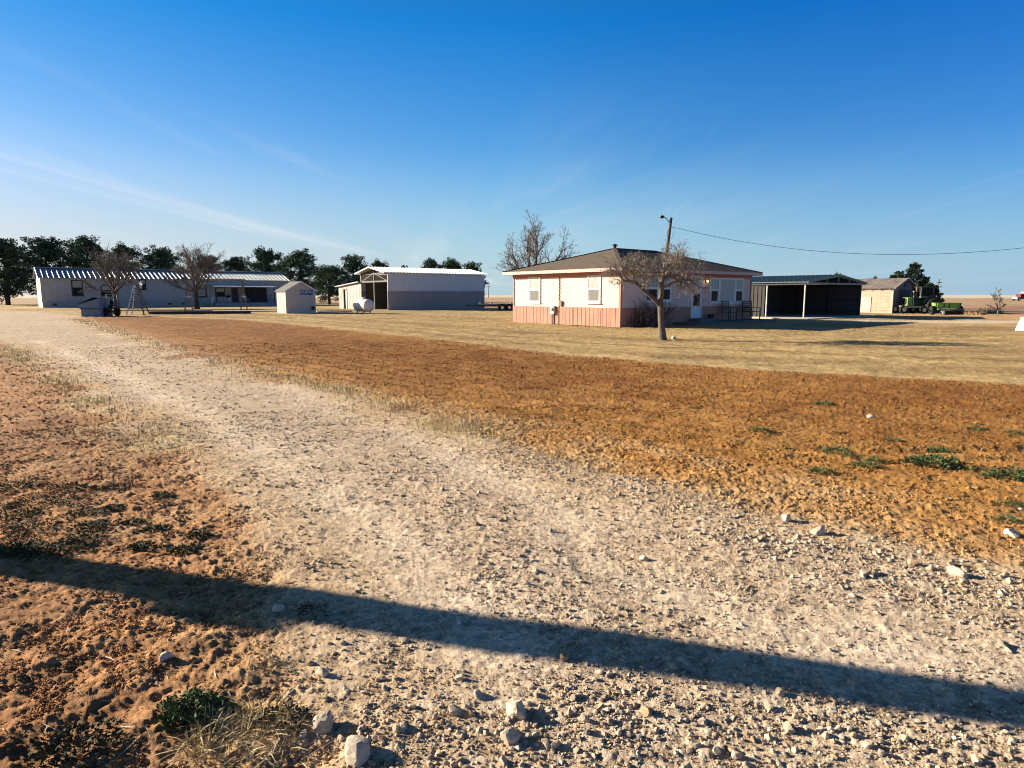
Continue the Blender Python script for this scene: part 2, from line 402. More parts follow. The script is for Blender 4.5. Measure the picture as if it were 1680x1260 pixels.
def ground_at(x, y, detail=True):
    "height and albedo of the land"
    x = np.asarray(x, np.float64); y = np.asarray(y, np.float64)
    road, till, lawn, dirt, sr, stl, nz, nz2 = zones(x, y)
    n = len(x); r = np.hypot(x, y)
    big = fbm(x, y, 3.5, 21, 4); mid = fbm(x, y, .12, 31, 4, .6); fin = fbm(x, y, .035, 41, 3, .6); vb = fbm(x, y, 14., 51, 4)
    st = stony(x, y); tr = tracks(x, y)
    # --- road
    c = mixc(np.tile(C_ROAD, (n, 1)), C_PALE, np.clip(tr * .55 + .22 * nz + .12 * big + .12 * nz2, 0, 1))
    c = mixc(c, C_GREY, np.clip(.30 * nz2 + .30 * big - .3 * tr + .25 * sstep(6, 14, r), 0, .75))
    c = mixc(c, C_TAN, np.clip(sstep(1.1, .1, sr) * .55 + .2 * fbm(x, y, 1.6, 77, 3), 0, .8))
    c *= (1 + .26 * fin + .14 * mid)[:, None]
    zr = .010 * big + .003 * nz2 + .003 * mid - .009 * tr + .008 * st
    if detail:
        p1 = worley(x, y, .045, 61, .55); p2 = worley(x, y, .022, 67, .6); p3 = worley(x, y, .10, 71, .22)
        k = (.35 + .65 * np.clip(st + .35 * nz + .15, 0, 1)) * (1 - .5 * tr)
        zr = zr + k * (.007 * p1 + .005 * p2 + .006 * p3) + .0035 * fin
        peb = np.clip((p1 > .16) * .8 + (p3 > .12) * .9, 0, 1)
        c = mixc(c, C_PALE * .95, peb * k * .55)
    # --- tilled strip: furrows run with its length, crumbly clods
    ang = math.atan2(TILL[9][1] - TILL[2][1], TILL[9][0] - TILL[2][0])
    a = -x * math.sin(ang) + y * math.cos(ang); b_ = x * math.cos(ang) + y * math.sin(ang)
    fur = np.sin((a + .12 * vn(b_ / 3, a / 3, 5)) * 2 * math.pi / .42) * (.6 + .4 * big)
    ct = mixc(np.tile(C_TILL, (n, 1)), C_TILD, np.clip(.25 * nz + .28 * nz2 + .2 * vb + .12, 0, 1))
    ct = mixc(ct, C_TILO, np.clip(sstep(3., 0.2, stl) * .30 + .45 * sstep(15, 7, r) + .35 * fbm(x, y, .5, 91, 4) + .15 * big, 0, .9))
    ct *= (1 + .16 * mid + .16 * fin)[:, None]
    rut = np.zeros_like(x)
    for P in RUTS:
        d = seg_dist(x, y, P, False); rut = np.maximum(rut, np.exp(-(d / .10) ** 2))
    zt = .011 * fur + .006 * nz2 + .005 * mid + .006 * fin + .012 * nz - .03 * rut
    if detail: zt = zt + .013 * worley(x, y, .10, 101, .45) + .02 * worley(x, y, .28, 103, .10) + .010 * worley(x, y, .04, 105, .5)
    # --- bare dirt with ruts, left of the road and on the strip beside the tilled land
    a2 = -x * math.sin(R(58)) + y * math.cos(R(58))
    lft = sstep(.5, -.8, x + .45 * (y - 2))
    cd = mixc(np.tile(C_DIRT, (n, 1)), C_DIRD, np.clip(.45 * nz2 + .45 * nz + .1 * big + .12, 0, 1))
    cd = mixc(cd, C_TILO * 1.02, (1 - lft) * .85)
    cd = mixc(cd, C_TAN, np.clip(.55 * sstep(-.6, .15, sr) + .22 * (1 - lft) + .38 * fbm(x, y, .6, 111, 4), 0, .85))
    cd *= (1 + .22 * mid + .2 * fin)[:, None]
    rw = np.sin((a2 + .10 * vn(x * 2, y * 2, 15)) * 2 * math.pi / .42)
    zd = .022 * rw * lft * sstep(5.5, 2.5, r) * (.5 + .5 * big) + .013 * nz + .005 * nz2 + .0045 * mid + .0065 * fin
    if detail: zd = zd + .007 * worley(x, y, .07, 121, .3) + .007 * fbm(x, y, .06, 129, 3, .7) + .005 * np.abs(fbm(x, y, .16, 131, 3)) + .008 * worley(x, y, .03, 127, .6)
    # --- dry lawn, yard and the fields beyond
    cl_ = mixc(np.tile(C_STRAW, (n, 1)), C_LBRN, np.clip(.5 * fbm(x, y * 2.2, 2.2, 131, 5, .6) + .35 * fbm(x, y * 1.5, 7, 133, 3) + .22, 0, 1))
    cl_ = mixc(cl_, C_LPAL, np.clip(.55 * fbm(x, y * 2.5, 3.0, 137, 5, .65) + .35 * fbm(x, y, .3, 139, 4) - .05, 0, .9))
    cl_ = mixc(cl_, C_LPAL, .6 * sstep(1.6, .1, y - np.interp(x, XT, YT)))
    cl_ = mixc(cl_, C_LBRN * .9, lawn_bands(x, y, nz, big))
    cl_ *= (1 + .22 * nz2 + .16 * mid)[:, None]
    yard = sstep(20.5, 23, x) * sstep(41, 43, y) * sstep(55, 53, y); cl_ = mixc(cl_, C_YARD * (1 + .2 * nz[:, None]), yard * .9)
    drive = sstep(17, 21, x) * sstep(34.5, 36, y + .6 * nz) * sstep(40, 38.8, y + .6 * nz); cl_ = mixc(cl_, C_PALE * .95, drive * .75)
    y0 = np.interp(x, [-200, -20, -10, 10, 24, 28, 200], [118, 112, 78, 76, 60, 53, 56])
    fl = sstep(0, 3, y - y0 + 2 * nz)
    cf = mixc(np.tile(C_FRED, (n, 1)), C_FTAN, np.clip(.5 * vb + .3 * fbm(x, y, 30, 141, 4) + .1, 0, .6))
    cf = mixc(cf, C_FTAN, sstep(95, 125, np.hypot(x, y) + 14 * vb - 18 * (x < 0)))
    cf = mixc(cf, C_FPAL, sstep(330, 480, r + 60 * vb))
    cf *= (1 + .18 * big)[:, None]
    cl_ = mixc(cl_, cf, fl)
    zl = (.012 * nz + .008 * nz2 + .006 * mid + .03 * big)
    es = np.maximum(np.exp(-(seg_dist(x, y, EDGE_L, False) / .33) ** 2), np.exp(-(seg_dist(x, y, EDGE_R, False) / .36) ** 2)) * np.clip(.55 + 1.2 * fbm(x, y, .9, 161, 4), 0, 1)
    # --- blend
    col = road[:, None] * c + till[:, None] * ct + lawn[:, None] * cl_ + dirt[:, None] * cd
    col = mixc(col, np.array((.52, .42, .24)), es * .75)
    z = road * (zr + .015) + till * zt + lawn * zl + dirt * zd
    return z, np.clip(col * 1.26, .01, .85), (road, till, lawn, dirt, fl)

EARTH = attr_mat('earth', 'albedo', var=.42, scale=55., bump=.8, bscale=110., bdist=.010)
def make_ground():
    th = np.concatenate([np.arange(-76, -60, .5), np.arange(-60, -42, .13), np.arange(-42, 42, .074), np.arange(42, 62, .13), np.arange(62, 76.1, .5)]) * math.pi / 180
    rr = [1.45]
    while rr[-1] < 76: rr.append(rr[-1] * (1.0042 if rr[-1] < 9 else 1.0075))
    rr = np.array(rr); T, Rr = np.meshgrid(th, rr)
    X = (np.sin(T) * Rr).ravel(); Y = (np.cos(T) * Rr).ravel()
    z, c, w = ground_at(X, Y)
    edge = ((np.abs(T) > R(75.8)) | (Rr < 1.46) | (Rr > rr[-1] * .999)).ravel(); z[edge] = 0
    V = np.stack([X, Y, z], 1); nc = len(th); nrw = len(rr)
    i = (np.arange(nrw - 1)[:, None] * nc + np.arange(nc - 1)[None]).ravel()
    Q = np.stack([i, i + 1, i + 1 + nc, i + nc], 1)[:, ::-1]
    zone = np.argmax(np.stack(w[:4], 1), 1)[i]
    for k, nm in enumerate(('gravel_road', 'tilled_field', 'lawn', 'dirt_ground')):
        q = Q[zone == k]; used, inv = np.unique(q, return_inverse=True)
        me = np_mesh(nm, V[used], [inv.reshape(-1, 4)], True); set_col(me, 'albedo', c[used])
        tag(link(nm, me, EARTH), kind='structure')
    # wide land: everything outside that fan, out to the horizon
    def sheet(th, rr):
        T, Rr = np.meshgrid(th, rr); X = (np.sin(T) * Rr).ravel(); Y = (np.cos(T) * Rr).ravel()
        z, c, w = ground_at(X, Y, False); z = z * 0
        nc = len(th); i = (np.arange(len(rr) - 1)[:, None] * nc + np.arange(nc - 1)[None]).ravel()
        return np.stack([X, Y, z], 1), np.stack([i, i + 1, i + 1 + nc, i + nc], 1)[:, ::-1], c
    Vs, Qs, Cs, o = [], [], [], 0
    parts = [(np.linspace(-180, 180, 721) * math.pi / 180, np.concatenate([rr[-1:], np.geomspace(78, 9000, 170)])),
             (np.linspace(76, 284, 150) * math.pi / 180, np.geomspace(.5, rr[-1], 90)),
             (np.linspace(-76, 76, 100) * math.pi / 180, np.linspace(.02, 1.45, 14)),
             (np.linspace(76, 284, 60) * math.pi / 180, np.linspace(.02, .5, 4))]
    for a, b in parts:
        v, q, c = sheet(a, b); Vs.append(v); Qs.append(q + o); Cs.append(c); o += len(v)
    me = np_mesh('ground', np.concatenate(Vs), [np.concatenate(Qs)], True); set_col(me, 'albedo', np.concatenate(Cs))
    tag(link('ground', me, EARTH), kind='structure')
make_ground()

# ------------------------------------------------------------------ stones
def ico(sub):
    bm = bmesh.new(); bmesh.ops.create_icosphere(bm, subdivisions=sub, radius=1)
    v = np.array([p.co for p in bm.verts]); f = np.array([[p.index for p in q.verts] for q in bm.faces]); bm.free(); return v, f
def stone_shapes(sub, k):
    v, f = ico(sub); res = []
    for j in range(k):
        q = v.copy()
        for _ in range(7):                                            # knock flats onto it
            d = nr.normal(size=3); d /= np.linalg.norm(d); h = nr.uniform(.45, .85); s = q @ d
            q -= np.where(s > h, s - h, 0)[:, None] * d * .9
        q *= (1 + nr.normal(size=(len(q), 1)) * .05) * np.array([1, nr.uniform(.65, .95), nr.uniform(.5, .8)])
        res.append(q)
    return res, f
SH1, F1 = stone_shapes(2, 8); SH0, F0 = stone_shapes(1, 10)
def scatter_stones(x, y, z, size, col, shapes, fc):
    n = len(x); k = len(shapes[0]); B = np.stack(shapes)[nr.integers(0, len(shapes), n)]
    a = nr.uniform(0, 2 * math.pi, n); c, s = np.cos(a), np.sin(a); t = nr.normal(0, .25, n)
    px = B[..., 0] * c[:, None] - B[..., 1] * s[:, None]; py = B[..., 0] * s[:, None] + B[..., 1] * c[:, None]; pz = B[..., 2] + px * t[:, None]
    V = np.stack([px * size[:, None] + x[:, None], py * size[:, None] + y[:, None], pz * size[:, None] + (z + size * .28)[:, None]], -1).reshape(-1, 3)
    Fs = (fc[None] + (np.arange(n) * k)[:, None, None]).reshape(-1, 3)
    return V, Fs, np.repeat(col, k, 0)
STONE = attr_mat('stone', 'albedo', var=.22, scale=45., bump=.6, bscale=90., bdist=.006)
def polar(n, r0, r1, th0=-58, th1=62):
    n = int(n * 1.43)
    u = nr.uniform(0, 1, n); r = np.sqrt(r0 * r0 + u * (r1 * r1 - r0 * r0)); t = np.radians(nr.uniform(th0, th1, n))
    return np.sin(t) * r, np.cos(t) * r
def gravel():
    VV, FF, CC, o = [], [], [], 0
    for (n, r0, r1, s0, smax, sh, fc) in ((80000, 1.7, 4.2, .0027, .020, SH0, F0), (2000, 1.7, 4.2, .010, .036, SH1, F1), (70000, 4.2, 9, .0044, .028, SH0, F0), (40000, 9, 30, .009, .03, SH0, F0)):
        x, y = polar(n, r0, r1); n = len(x); road, till, lawn, dirt, sr, stl, nz, nz2 = zones(x, y)
        st = stony(x, y); tr = tracks(x, y); cl = np.clip(.5 + fbm(x, y, .35, 201, 3), 0, 1.2)
        p = road * (.03 + .66 * st + .10 * cl * cl) * (1 - .85 * tr) + .012 * till + .02 * dirt + .01 * lawn * (r0 > 8)
        k = nr.uniform(0, 1, n) < p; x, y, st = x[k], y[k], st[k]; n = len(x)
        z, c, w = ground_at(x, y, False)
        s = s0 * (1 - nr.uniform(0, 1, n)) ** (-1 / 2.3); s = np.minimum(s * (.62 + .6 * st), smax * (.45 + .45 * nr.uniform(0, 1, n)))
        s = np.where(w[0] > .5, s, np.minimum(s, .02))
        t = nr.uniform(0, 1, (n, 1)); col = np.array((.40, .31, .215)) * (1 - t) + np.array((.52, .43, .325)) * t
        g = nr.uniform(0, 1, (n, 1)); col = np.where(g < .18, np.array((.28, .235, .19)), col); col = np.where(g > .9, np.array((.40, .27, .17)), col)
        v, f, cc = scatter_stones(x, y, z, s, col, sh, fc); VV.append(v); FF.append(f + o); CC.append(cc); o += len(v)
    me = np_mesh('gravel', np.concatenate(VV), [np.concatenate(FF)]); set_col(me, 'albedo', np.concatenate(CC))
    tag(link('gravel', me, STONE), 'loose pale limestone gravel scattered over the dirt road', 'gravel', kind='stuff')
gravel()
def crumbs():
    VV, FF, CC, o = [], [], [], 0
    for n, r0, r1, s0, sm in ((260000, 1.7, 4., .0024, .012), (220000, 4., 9, .0042, .018), (110000, 9, 22, .008, .026)):
        x, y = polar(n, r0, r1); n = len(x); road, till, lawn, dirt, *_ = zones(x, y); cl = np.clip(.45 + fbm(x, y, .22, 221, 4), .05, 1.1)
        k = nr.uniform(0, 1, n) < (dirt * .9 + till * .6 + road * .24) * cl; x, y = x[k], y[k]; n = len(x); z, c, w = ground_at(x, y, False)
        s = np.minimum(s0 * (1 - nr.uniform(0, 1, n)) ** (-1 / 2.6), sm)
        v, f, cc = scatter_stones(x, y, z, s, c * nr.uniform(.68, 1.2, (n, 1)), SH0, F0); VV.append(v); FF.append(f + o); CC.append(cc); o += len(v)
    me = np_mesh('dirt_crumbs', np.concatenate(VV), [np.concatenate(FF)]); set_col(me, 'albedo', np.concatenate(CC))
    tag(link('dirt_crumbs', me, EARTH), 'loose crumbs of red soil lying on the bare dirt', 'dirt', kind='stuff')
crumbs()
def rock(u, v, size, label, flat=.7, tone=1.):
    x, y = G(u, v); z = float(ground_at(np.array([x]), np.array([y]), False)[0][0])
    vv, ff = ico(3); q = vv.copy()
    for _ in range(11):
        d = nr.normal(size=3); d /= np.linalg.norm(d); h = nr.uniform(.5, .85); s = q @ d; q -= np.where(s > h, s - h, 0)[:, None] * d * .92
    q *= (1 + nr.normal(size=(len(q), 1)) * .022) * np.array([1, .8, flat]) * size * .8
    me = np_mesh('rock', q, [ff]); set_col(me, 'albedo', np.tile(np.array((.52, .43, .33)) * tone, (len(q), 1)))
    o = link('rock', me, STONE); o.location = (x, y, z + size * flat * .3); o.rotation_euler[2] = nr.uniform(0, 6)
    tag(o, label, 'rock', 'larger rocks lying on the road and dirt')
rock(1055, 920, .040, 'rounded pale rock alone on the road above the dark pole shadow')
rock(457, 1006, .045, 'pale rock at the lower edge of the pole shadow beside a dark weed', tone=1.1)
rock(272, 1086, .045, 'whitish rock on the red dirt above the green weed clump', tone=1.15)
rock(585, 1249, .085, 'large pale rock on the bottom edge of the picture beside the straw tuft', .6)
rock(532, 1200, .060, 'grey tapering rock beside the dark side of the straw tuft', .9, .8)
rock(1343, 880, .070, 'bright white rock on the stony road edge below the tilled soil', tone=1.1)
rock(1290, 858, .055, 'white rock poking up at the edge of the tilled soil', .95, 1.08)
rock(1568, 950, .075, 'broad pale rock among the thick gravel near the tilled soil', .6, 1.05)
rock(845, 1180, .065, 'knobbly pale rock in the bare patch below the pole shadow', .75)
rock(835, 1225, .052, 'wedge shaped rock close above the bottom gravel', .8, .9)
rock(1105, 556, .13, 'white rock on the lawn beside the pruned tree trunk', .7, 1.25)
rock(1428, 687, .07, 'white chip of rock lying on the tilled orange soil', .6, 1.25)
rock(1658, 880, .07, 'cream rock on the dirt strip where tilled soil ends', .6, 1.1)

# ------------------------------------------------------------------ grass and weeds
def blades(x, y, z, ln, wd, col, lean=.8, seg=2):
    n = len(x); a = nr.uniform(0, 2 * math.pi, n); b = nr.uniform(0, 2 * math.pi, n); le = np.abs(nr.normal(0, lean, n))
    dx, dy = np.cos(a), np.sin(a); wx, wy = np.cos(b), np.sin(b)
    ts = np.linspace(0, 1, seg + 1); V = np.zeros((n, 2 * seg + 1, 3))
    for i, t in enumerate(ts):
        ang = np.clip(le * (.35 + .9 * t), 0, 1.75)
        px = x + dx * np.sin(ang) * ln * t; py = y + dy * np.sin(ang) * ln * t; pz = z + np.maximum(np.cos(ang), .03) * ln * t
        if i < seg:
            w = wd * (1 - .55 * t) / 2
            V[:, 2 * i] = np.stack([px - wx * w, py - wy * w, pz], 1); V[:, 2 * i + 1] = np.stack([px + wx * w, py + wy * w, pz], 1)
        else: V[:, 2 * i] = np.stack([px, py, pz], 1)
    m = 2 * seg + 1; base = (np.arange(n) * m)[:, None]
    Q = [base + np.array([[2 * i, 2 * i + 1, 2 * i + 3, 2 * i + 2]]) for i in range(seg - 1)]
    T = base + np.array([[2 * seg - 2, 2 * seg - 1, 2 * seg]])
    return V.reshape(-1, 3), (np.concatenate(Q) if Q else np.zeros((0, 4), int)), T, np.repeat(col, m, 0)
STRAW = attr_mat('dry_straw', 'albedo', rough=.8, var=.2, scale=9., bump=0)
LEAF = attr_mat('weed_leaf', 'albedo', rough=.65, var=.3, scale=20., bump=0)
def joined(name, packs, m, parent=None):
    V, Q, T, C, o = [], [], [], [], 0
    for v, q, t, c in packs: V.append(v); Q.append(q + o); T.append(t + o); C.append(c); o += len(v)
    me = np_mesh(name, np.concatenate(V), [np.concatenate(Q), np.concatenate(T)]); set_col(me, 'albedo', np.concatenate(C))
    return link(name, me, m, parent)
def straw_col(n, a=(.48, .36, .165), b=(.33, .225, .09)):
    t = nr.uniform(0, 1, (n, 1)); return np.array(a) * t + np.array(b) * (1 - t)
def dry_grass():
    packs = []; packs_e = []
    edge_l = g_([(-200, 540), (0, 572), (60, 604), (180, 674), (300, 760)]); edge_r = g_([(130, 528), (260, 566), (430, 612), (560, 645), (700, 685), (800, 715)])
    edge_s = g_([(820, 720), (1000, 770), (1200, 820), (1400, 868), (1600, 910), (1800, 950)])
    for n, r0, r1 in ((60000, 2, 6), (120000, 6, 14), (170000, 14, 32), (120000, 32, 62)):
        x, y = polar(n, r0, r1); n = len(x); road, till, lawn, dirt, sr, stl, nz, nz2 = zones(x, y)
        dl = np.exp(-(seg_dist(x, y, edge_l, False) / .28) ** 2) * .9; dr = np.exp(-(seg_dist(x, y, edge_r, False) / .30) ** 2) * .8; ds = np.exp(-(seg_dist(x, y, edge_s, False) / .45) ** 2) * .3
        cl = np.clip(.45 + 1.1 * fbm(x, y, .5, 301, 4), 0, 1)
        p = (dl + dr + ds) * cl + .025 * dirt * cl + .38 * lawn * (1 - .85 * lawn_bands(x, y, nz, fbm(x, y, 3.5, 21, 4))) * np.clip(.35 + fbm(x, y * 2, 2.5, 303, 4), 0.03, 1) + .006 * till
        p = p * (1 - .9 * sstep(76, 80, y)) * (np.abs(sr) > -1)
        k = nr.uniform(0, 1, n) < p; x, y, dense = x[k], y[k], (dl + dr)[k]; lw = lawn[k]; n = len(x)
        z = ground_at(x, y, False)[0]; r = np.hypot(x, y)
        ln = nr.uniform(.025, .07, n) * np.where(lw > .5, .75, 1.) * (1 + .6 * dense); wd = np.maximum(.0022, r * .00055) * nr.uniform(.7, 1.5, n)
        packs.append(blades(x, y, z - .004, ln, wd, straw_col(n), 1.0, 2 if r1 < 15 else 1))
    tag(joined('dry_grass', packs, STRAW), 'thin dry grass along the road edges and across the lawn', 'grass', kind='stuff')
    for P, cnt, sg in ((EDGE_L, 9000, .22), (EDGE_R, 12000, .25)):
        P = np.array(P); k = nr.integers(0, len(P) - 1, cnt); t = nr.uniform(0, 1, cnt)[:, None]; q = P[k] * (1 - t) + P[k + 1] * t + nr.normal(0, sg, (cnt, 2)); x, y = q[:, 0], q[:, 1]
        k = nr.uniform(0, 1, cnt) < np.clip(.35 + 1.3 * fbm(x, y, .9, 161, 4), 0, 1); x, y = x[k], y[k]; n = len(x); z = ground_at(x, y, False)[0]; r = np.hypot(x, y)
        packs_e.append(blades(x, y, z - .004, nr.uniform(.04, .12, n), np.maximum(.003, r * .0006), straw_col(n, (.66, .54, .30), (.46, .34, .16)), 1.0, 2))
    tag(joined('dry_grass', packs_e, STRAW), 'pale dry grass strips along both edges of the dirt road', 'grass', kind='stuff')
    # broken straw lying about on the near dirt
    n = 6000; x, y = polar(n, 1.9, 9); n = len(x); road, till, lawn, dirt, *_ = zones(x, y); k = nr.uniform(0, 1, n) < .8 * dirt + .02 * road + .25 * till; x, y = x[k], y[k]; n = len(x)
    z = ground_at(x, y)[0]
    v, q, t, c = blades(x, y, z + .006, nr.uniform(.03, .16, n) ** 1.15, nr.uniform(.0022, .005, n), straw_col(n, (.66, .58, .44), (.40, .31, .2)), .12, 3)
    # lay them flat: swap height for reach
    m = 7; v = v.reshape(n, m, 3); dz = v[..., 2] - z[:, None]; a = nr.uniform(0, 6.28, n)
    v[..., 0] += np.cos(a)[:, None] * dz; v[..., 1] += np.sin(a)[:, None] * dz; v[..., 2] = ground_at(v[..., 0].ravel(), v[..., 1].ravel())[0].reshape(n, m) + .005 + .10 * np.abs(dz) * (nr.uniform(0, 1, n) < .3)[:, None]
    tag(joined('straw_litter', [(v.reshape(-1, 3), q, t, c)], STRAW), 'broken straw and stalks lying on the bare soil', 'litter', kind='stuff')
dry_grass()

def leaves(n, rx, ry, h, ls, cols, up=.5):
    "rosette of small pointed leaves in a low dome"
    a = nr.uniform(0, 2 * math.pi, n); q = np.sqrt(nr.uniform(0, 1, n)); lump = .75 + .5 * nr.uniform(0, 1, n)
    ph = nr.uniform(0, 6.28, 3); lob = .72 + .28 * np.sin(3 * a + ph[0]) * np.sin(2 * a + ph[1]) + .18 * np.sin(7 * a + ph[2])
    x = np.cos(a) * q * rx * lob * 1.15; y = np.sin(a) * q * ry * lob * 1.15; z = h * np.clip(1 - q * q, 0, 1) * nr.uniform(.15, 1, n) * lump * (.7 + .5 * np.sin(5 * a + 9 * q + ph[0]) ** 2)
    d = np.stack([np.cos(a) + nr.normal(0, .7, n), np.sin(a) + nr.normal(0, .7, n), up + nr.normal(0, .5, n)], 1); d /= np.linalg.norm(d, axis=1)[:, None]
    s = np.cross(d, nr.normal(size=(n, 3))); s /= np.linalg.norm(s, axis=1)[:, None] + 1e-9
    l = ls * nr.uniform(.5, 1.3, n)[:, None]; p = np.stack([x, y, z], 1)
    V = np.stack([p, p + d * l * .5 + s * l * .24, p + d * l, p + d * l * .5 - s * l * .24], 1).reshape(-1, 3)
    Q = (np.arange(n) * 4)[:, None] + np.arange(4)[None]
    t = nr.uniform(0, 1, (n, 1)); C = np.array(cols[0]) * t + np.array(cols[1]) * (1 - t)
    return V, Q, np.zeros((0, 3), int), np.repeat(C, 4, 0)
GREENS = ((.12, .165, .06), (.04, .06, .026))
def weed(u, v, wpx, label, hk=.30, n=260, name='weed', cols=GREENS, dep=.8):
    x, y = G(u, v); w = wpx / F * math.hypot(x, y) / 2
    z = float(ground_at(np.array([x]), np.array([y]), False)[0][0])
    o = joined(name, [leaves(n, w, w * dep, w * hk + .015, max(.012, w * .12), cols)], LEAF)
    o.location = (x, y, z + .004)
    tag(o, label, 'weed', 'green weeds growing on bare soil')
WEEDS = [(1352, 664, 34, 'green weed farthest up the orange tilled soil, below the lawn edge'),
    (1250, 711, 34, 'grey green weed alone in the middle of the tilled soil'),
    (1461, 725, 30, 'small green weed on the tilled soil above the wheel ruts'),
    (1373, 744, 46, 'dark flat weed lying on the wheel ruts of the tilled soil'),
    (1418, 766, 40, 'bushy green weed just below the wheel ruts, beside the widest weed'),
    (1436, 756, 34, 'thin weed squeezed between two wheel ruts'),
    (1530, 763, 74, 'widest green weed mat on the tilled soil, silver leaved'),
    (1662, 784, 66, 'green weed clump cut by the edge of the picture, below the ruts'),
    (1600, 703, 26, 'small round weed high on the tilled soil near the picture edge'),
    (1664, 711, 24, 'tiny weed beside the picture edge above the ruts'),
    (1540, 738, 42, 'low dull weed on top of the upper wheel rut'),
    (1654, 856, 34, 'dark small weed on the tan dirt near the picture edge'),
    (1140, 671, 16, 'tiny dark weed near the middle of the tilled strip'),
    (1344, 778, 40, 'brownish withered weed at the lower border of the tilled soil'),
    (1660, 828, 30, 'flat weed between the edge clump and the dark small weed')]
for u, v, w, lb in WEEDS: weed(u, v, w * 1.2, lb, .24, int(240 + w * 8))
weed(312, 1180, 125, 'bushy dark green weed clump beside the dry straw tuft', .42, 2000)
weed(120, 1238, 150, 'dark low weed cut by the bottom of the picture on red dirt', .35, 700, cols=((.06, .07, .03), (.03, .03, .018)))
weed(470, 1190, 100, 'dark leaf clump standing in for the shadow behind the straw tuft', .35, 600, cols=((.07, .06, .03), (.03, .028, .018)))  # dark leaves stand in for the shadow area behind the tuft
weed(505, 1010, 62, 'dark brown weed beside the pale rock under the pole shadow', .35, 320, cols=((.09, .075, .04), (.04, .035, .02)))
weed(370, 945, 40, 'small dry weed inside the pole shadow on red dirt', .4, 200, cols=((.12, .09, .05), (.05, .04, .02)))
def weed_patch():
    packs = []
    P = [(25, 800, 60), (70, 830, 90), (115, 805, 60), (60, 870, 110), (130, 890, 60), (20, 850, 70), (10, 905, 90), (95, 905, 90), (190, 800, 46), (215, 860, 40), (160, 865, 50), (230, 900, 40), (40, 905, 70), (140, 845, 50), (265, 815, 30), (255, 870, 36), (185, 835, 30), (300, 905, 40), (330, 880, 30)]
    for u, v, w in P:
        x, y = G(u, v); s = w / F * math.hypot(x, y) / 2; z = float(ground_at(np.array([x]), np.array([y]), False)[0][0])
        V, Q, T, C = leaves(int(160 + w * 9), s * 1.25, s * 1.0, .03, .016, ((.085, .10, .035), (.035, .04, .018))); packs.append((V + np.array([x, y, z + .004]), Q, T, C))
    tag(joined('weeds', packs, LEAF), 'spreading mat of dark green weeds on the red dirt beside the road', 'weeds', kind='stuff')
weed_patch()
def tuft():
    x, y = G(402, 1215); z = float(ground_at(np.array([x]), np.array([y]), False)[0][0])
    n = 900; a = nr.uniform(0, 6.28, n); q = np.sqrt(nr.uniform(0, 1, n)); px = np.cos(a) * q * .16; py = np.sin(a) * q * .13
    o = joined('grass_tuft', [blades(px, py, np.zeros(n), nr.uniform(.05, .15, n), nr.uniform(.0028, .006, n), straw_col(n, (.64, .52, .30), (.36, .26, .12)), 1.25, 3)], STRAW)
    o.location = (x, y, z - .01); o.scale = (1.2, 1.2, .58); tag(o, 'pale dry straw tuft at the bottom of the picture beside the bushy weed', 'grass tuft')
    for (u, v, s, m, lb) in ((430, 1100, .09, 60, 'small dry straw wisp on the dirt between tuft and pole shadow'), (1625, 514, 1.0, 420, 'yellow brush grass beside the little bare tree at the field edge'), (1600, 517, .8, 300, 'yellow grass clump at the field edge beyond the grain drill')):
        x, y = G(u, v); n = m; a = nr.uniform(0, 6.28, n); q = np.sqrt(nr.uniform(0, 1, n)); px = np.cos(a) * q * s; py = np.sin(a) * q * s * .6
        o = joined('grass_tuft', [blades(px, py, np.zeros(n), nr.uniform(.35, 1.0, n) * (s * .6 if s > .5 else .11), (np.full(n, .03) if s > .5 else nr.uniform(.003, .005, n)), straw_col(n, (.56, .46, .26), (.36, .27, .14)), .7, 2)], STRAW)
        o.location = (x, y, 0); tag(o, lb, 'grass tuft')
tuft()
# ------------------------------------------------------------------ buildings
M_PINK = mat('pale_pink_siding', (.74, .56, .48), .7, .06, 1.5, grime=.10)
M_SALMON = mat('salmon_board', (.485, .24, .165), .75, .12, 2., grime=.2)
M_WHITE = mat('white_paint', (.78, .77, .74), .5, .05, 3.)
M_SHING = mat('brown_shingle', (.15, .12, .095), .95, .4, 7., bump=.8, bscale=14., stretch=(1, 1, 4), spec=.1)
M_GLASSD = mat('dark_window_glass', (.012, .019, .024), .15, .1, 1., spec=.06)
M_BLIND = mat('drawn_blind', (.27, .36, .36), .35, .08, .8, spec=.5)
M_CURT = mat('sheer_curtain', (.36, .40, .37), .3, .25, 3., spec=.5, stretch=(6, 6, .4))
M_GREYM = mat('galvanised_metal', (.55, .57, .58), .35, .12, 1.2, metal=.7, spec=.5)
M_BLACKM = mat('black_metal', (.02, .02, .022), .5, .2)
M_GCUR = mat('grey_curtain', (.20, .20, .18), .25, .3, 3., spec=.5, stretch=(6, 6, .4))
M_CONC = mat('concrete', (.46, .42, .36), .9, .15, 2., bump=.3)
M_WOODD = mat('dark_timber', (.07, .05, .038), .9, .3, 4., stretch=(1, 1, 6))
M_RUBBER = mat('tyre_rubber', (.018, .018, .018), .8, .2)
AX = (.78, .626); BX = (-.626, .78); ROT = math.atan2(.626, .78)

